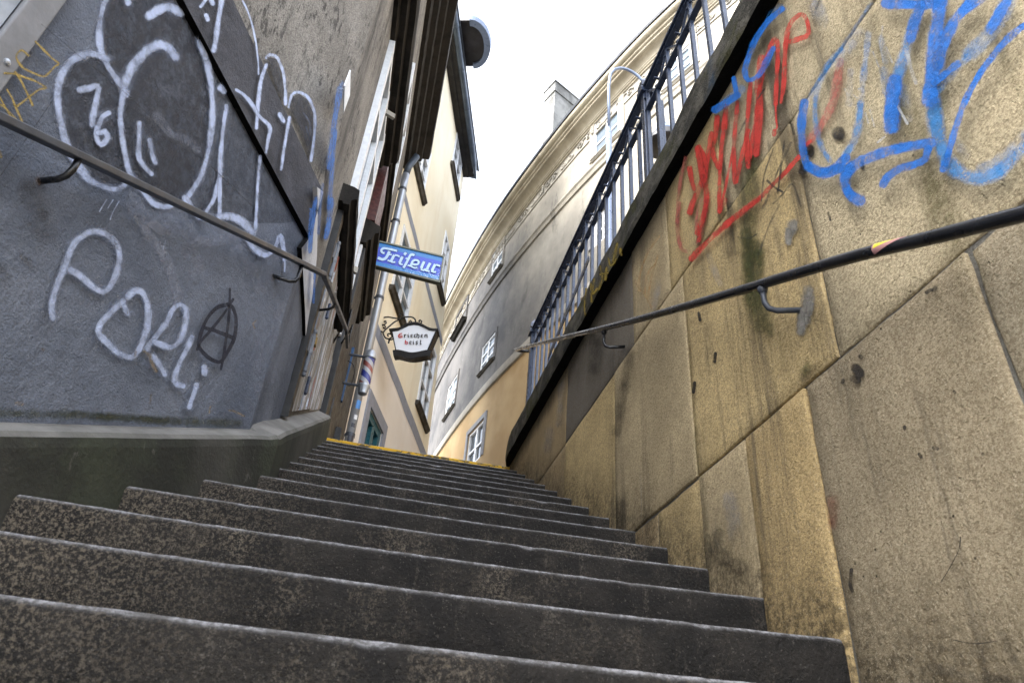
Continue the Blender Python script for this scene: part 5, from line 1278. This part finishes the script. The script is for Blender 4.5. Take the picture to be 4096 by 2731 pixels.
for h in bo:
    frame_at(bpos, h, 'white_paint', bh, w=.06, o=-.08, th=.06, rows=(.45,)); trim_at(bpos, h, 'surround', bh, .12)
    s0, s1, z0, z1 = h; b = MB(); b.hexa([bpos(s1 - .05, z0, -.07), bpos(s1 - .004, z0, -.07), bpos(s1 - .004, z0, .012), bpos(s1 - .05, z0, .012), bpos(s1 - .05, z1, -.07), bpos(s1 - .004, z1, -.07), bpos(s1 - .004, z1, .012), bpos(s1 - .05, z1, .012)]); b.build('teal_jamb', M['teal'], bh)
b = MB(); s0, s1, z0, z1 = blind
for a in ((s0 - .08, s0, z0, z1 + .08), (s1, s1 + .08, z0, z1 + .08), (s0, s1, z1, z1 + .08)):
    b.hexa([bpos(a[0], a[2], -.01), bpos(a[1], a[2], -.01), bpos(a[1], a[2], .05), bpos(a[0], a[2], .05), bpos(a[0], a[3], -.01), bpos(a[1], a[3], -.01), bpos(a[1], a[3], .05), bpos(a[0], a[3], .05)])
b.build('blind_window', M['beige'], bh); sill_at(bpos, blind, 'sillstone', bh, ex=.08, out=.16, th=.12)
# chimney
ct = ray(D(1276, 186)); ct = ct * (13.6 / ct.y)
u, w = heading(62), heading(-22); hgt = 3.2
b = MB(); o = V((ct.x, ct.y, ct.z - hgt)); b.obox(o + u * .03 + w * .03, u * 1.15, w * .50, (0, 0, hgt - .42)); b.obox(o + V((0, 0, hgt - .42)), u * 1.21, w * .56, (0, 0, .40)); b.obox(o + V((0, 0, hgt - .02)) - u * .03 - w * .03, u * 1.27, w * .62, (0, 0, .04))
b.build('chimney', M['chimney'], bh)
# ------------------------------------------------------------------ a glimpse of a house far up the street
def far_house():
    p = ray(D(1032, 640)); p = p * (34 / p.y); t = ray(D(1046, 592)); t = t * (34 / t.y)
    h = thing('house', 'small bright white house seen far off in the gap between the roofs', 'house', (p.x + .6, 35, 2))
    b = MB(); b.box((p.x - 2, 34, 2), (p.x + .75, 38, t.z)); b.build('wall', M['whitehouse'], h)
    b = MB(); b.box((p.x + .25, 34.4, t.z + .002), (p.x + .72, 38.1, t.z + .22)); b.build('roof', M['redroof'], h)
far_house()

# ------------------------------------------------------------------ light, sky, camera
SUN_EL, SUN_AZ = 48, -114           # azimuth measured from +y towards +x
w = bpy.data.worlds.new('World'); S.world = w; w.use_nodes = True
t = w.node_tree; bg = t.nodes['Background']
sky = t.nodes.new('ShaderNodeTexSky'); sky.sky_type = 'NISHITA'; sky.sun_disc = False
sky.sun_elevation = rad(SUN_EL); sky.sun_rotation = rad(SUN_AZ); sky.dust_density = 2.5; sky.air_density = 1.0
hs = t.nodes.new('ShaderNodeHueSaturation'); hs.inputs['Saturation'].default_value = .34; hs.inputs['Value'].default_value = 1.15
t.links.new(sky.outputs[0], hs.inputs['Color']); t.links.new(hs.outputs[0], bg.inputs[0]); bg.inputs[1].default_value = .15
sd = bpy.data.lights.new('sun', 'SUN'); sd.energy = .9; sd.angle = rad(12); sd.color = (1, .95, .87)
so = bpy.data.objects.new('sun', sd); COL.objects.link(so)
dv = V((math.sin(rad(SUN_AZ)) * math.cos(rad(SUN_EL)), math.cos(rad(SUN_AZ)) * math.cos(rad(SUN_EL)), math.sin(rad(SUN_EL))))
so.rotation_euler = dv.to_track_quat('Z', 'Y').to_euler(); so.location = dv * 30
cd = bpy.data.cameras.new('camera'); co_ = bpy.data.objects.new('camera', cd); COL.objects.link(co_)
cd.sensor_fit = 'HORIZONTAL'; cd.sensor_width = 36; cd.lens = F / 4096 * 36; cd.clip_start = .02; cd.clip_end = 500
Mx = Matrix((RM[0], -RM[1], -RM[2])).transposed()
co_.matrix_world = Mx.to_4x4()
cd.dof.use_dof = True; cd.dof.focus_distance = 3.6; cd.dof.aperture_fstop = 9.0
S.camera = co_
S.view_settings.view_transform = 'Standard'; S.view_settings.look = 'None'; S.view_settings.exposure = 2.85; S.view_settings.gamma = 1
S.cycles.max_bounces = 8; S.cycles.diffuse_bounces = 5; S.cycles.transparent_max_bounces = 24
S.cycles.use_denoising = True
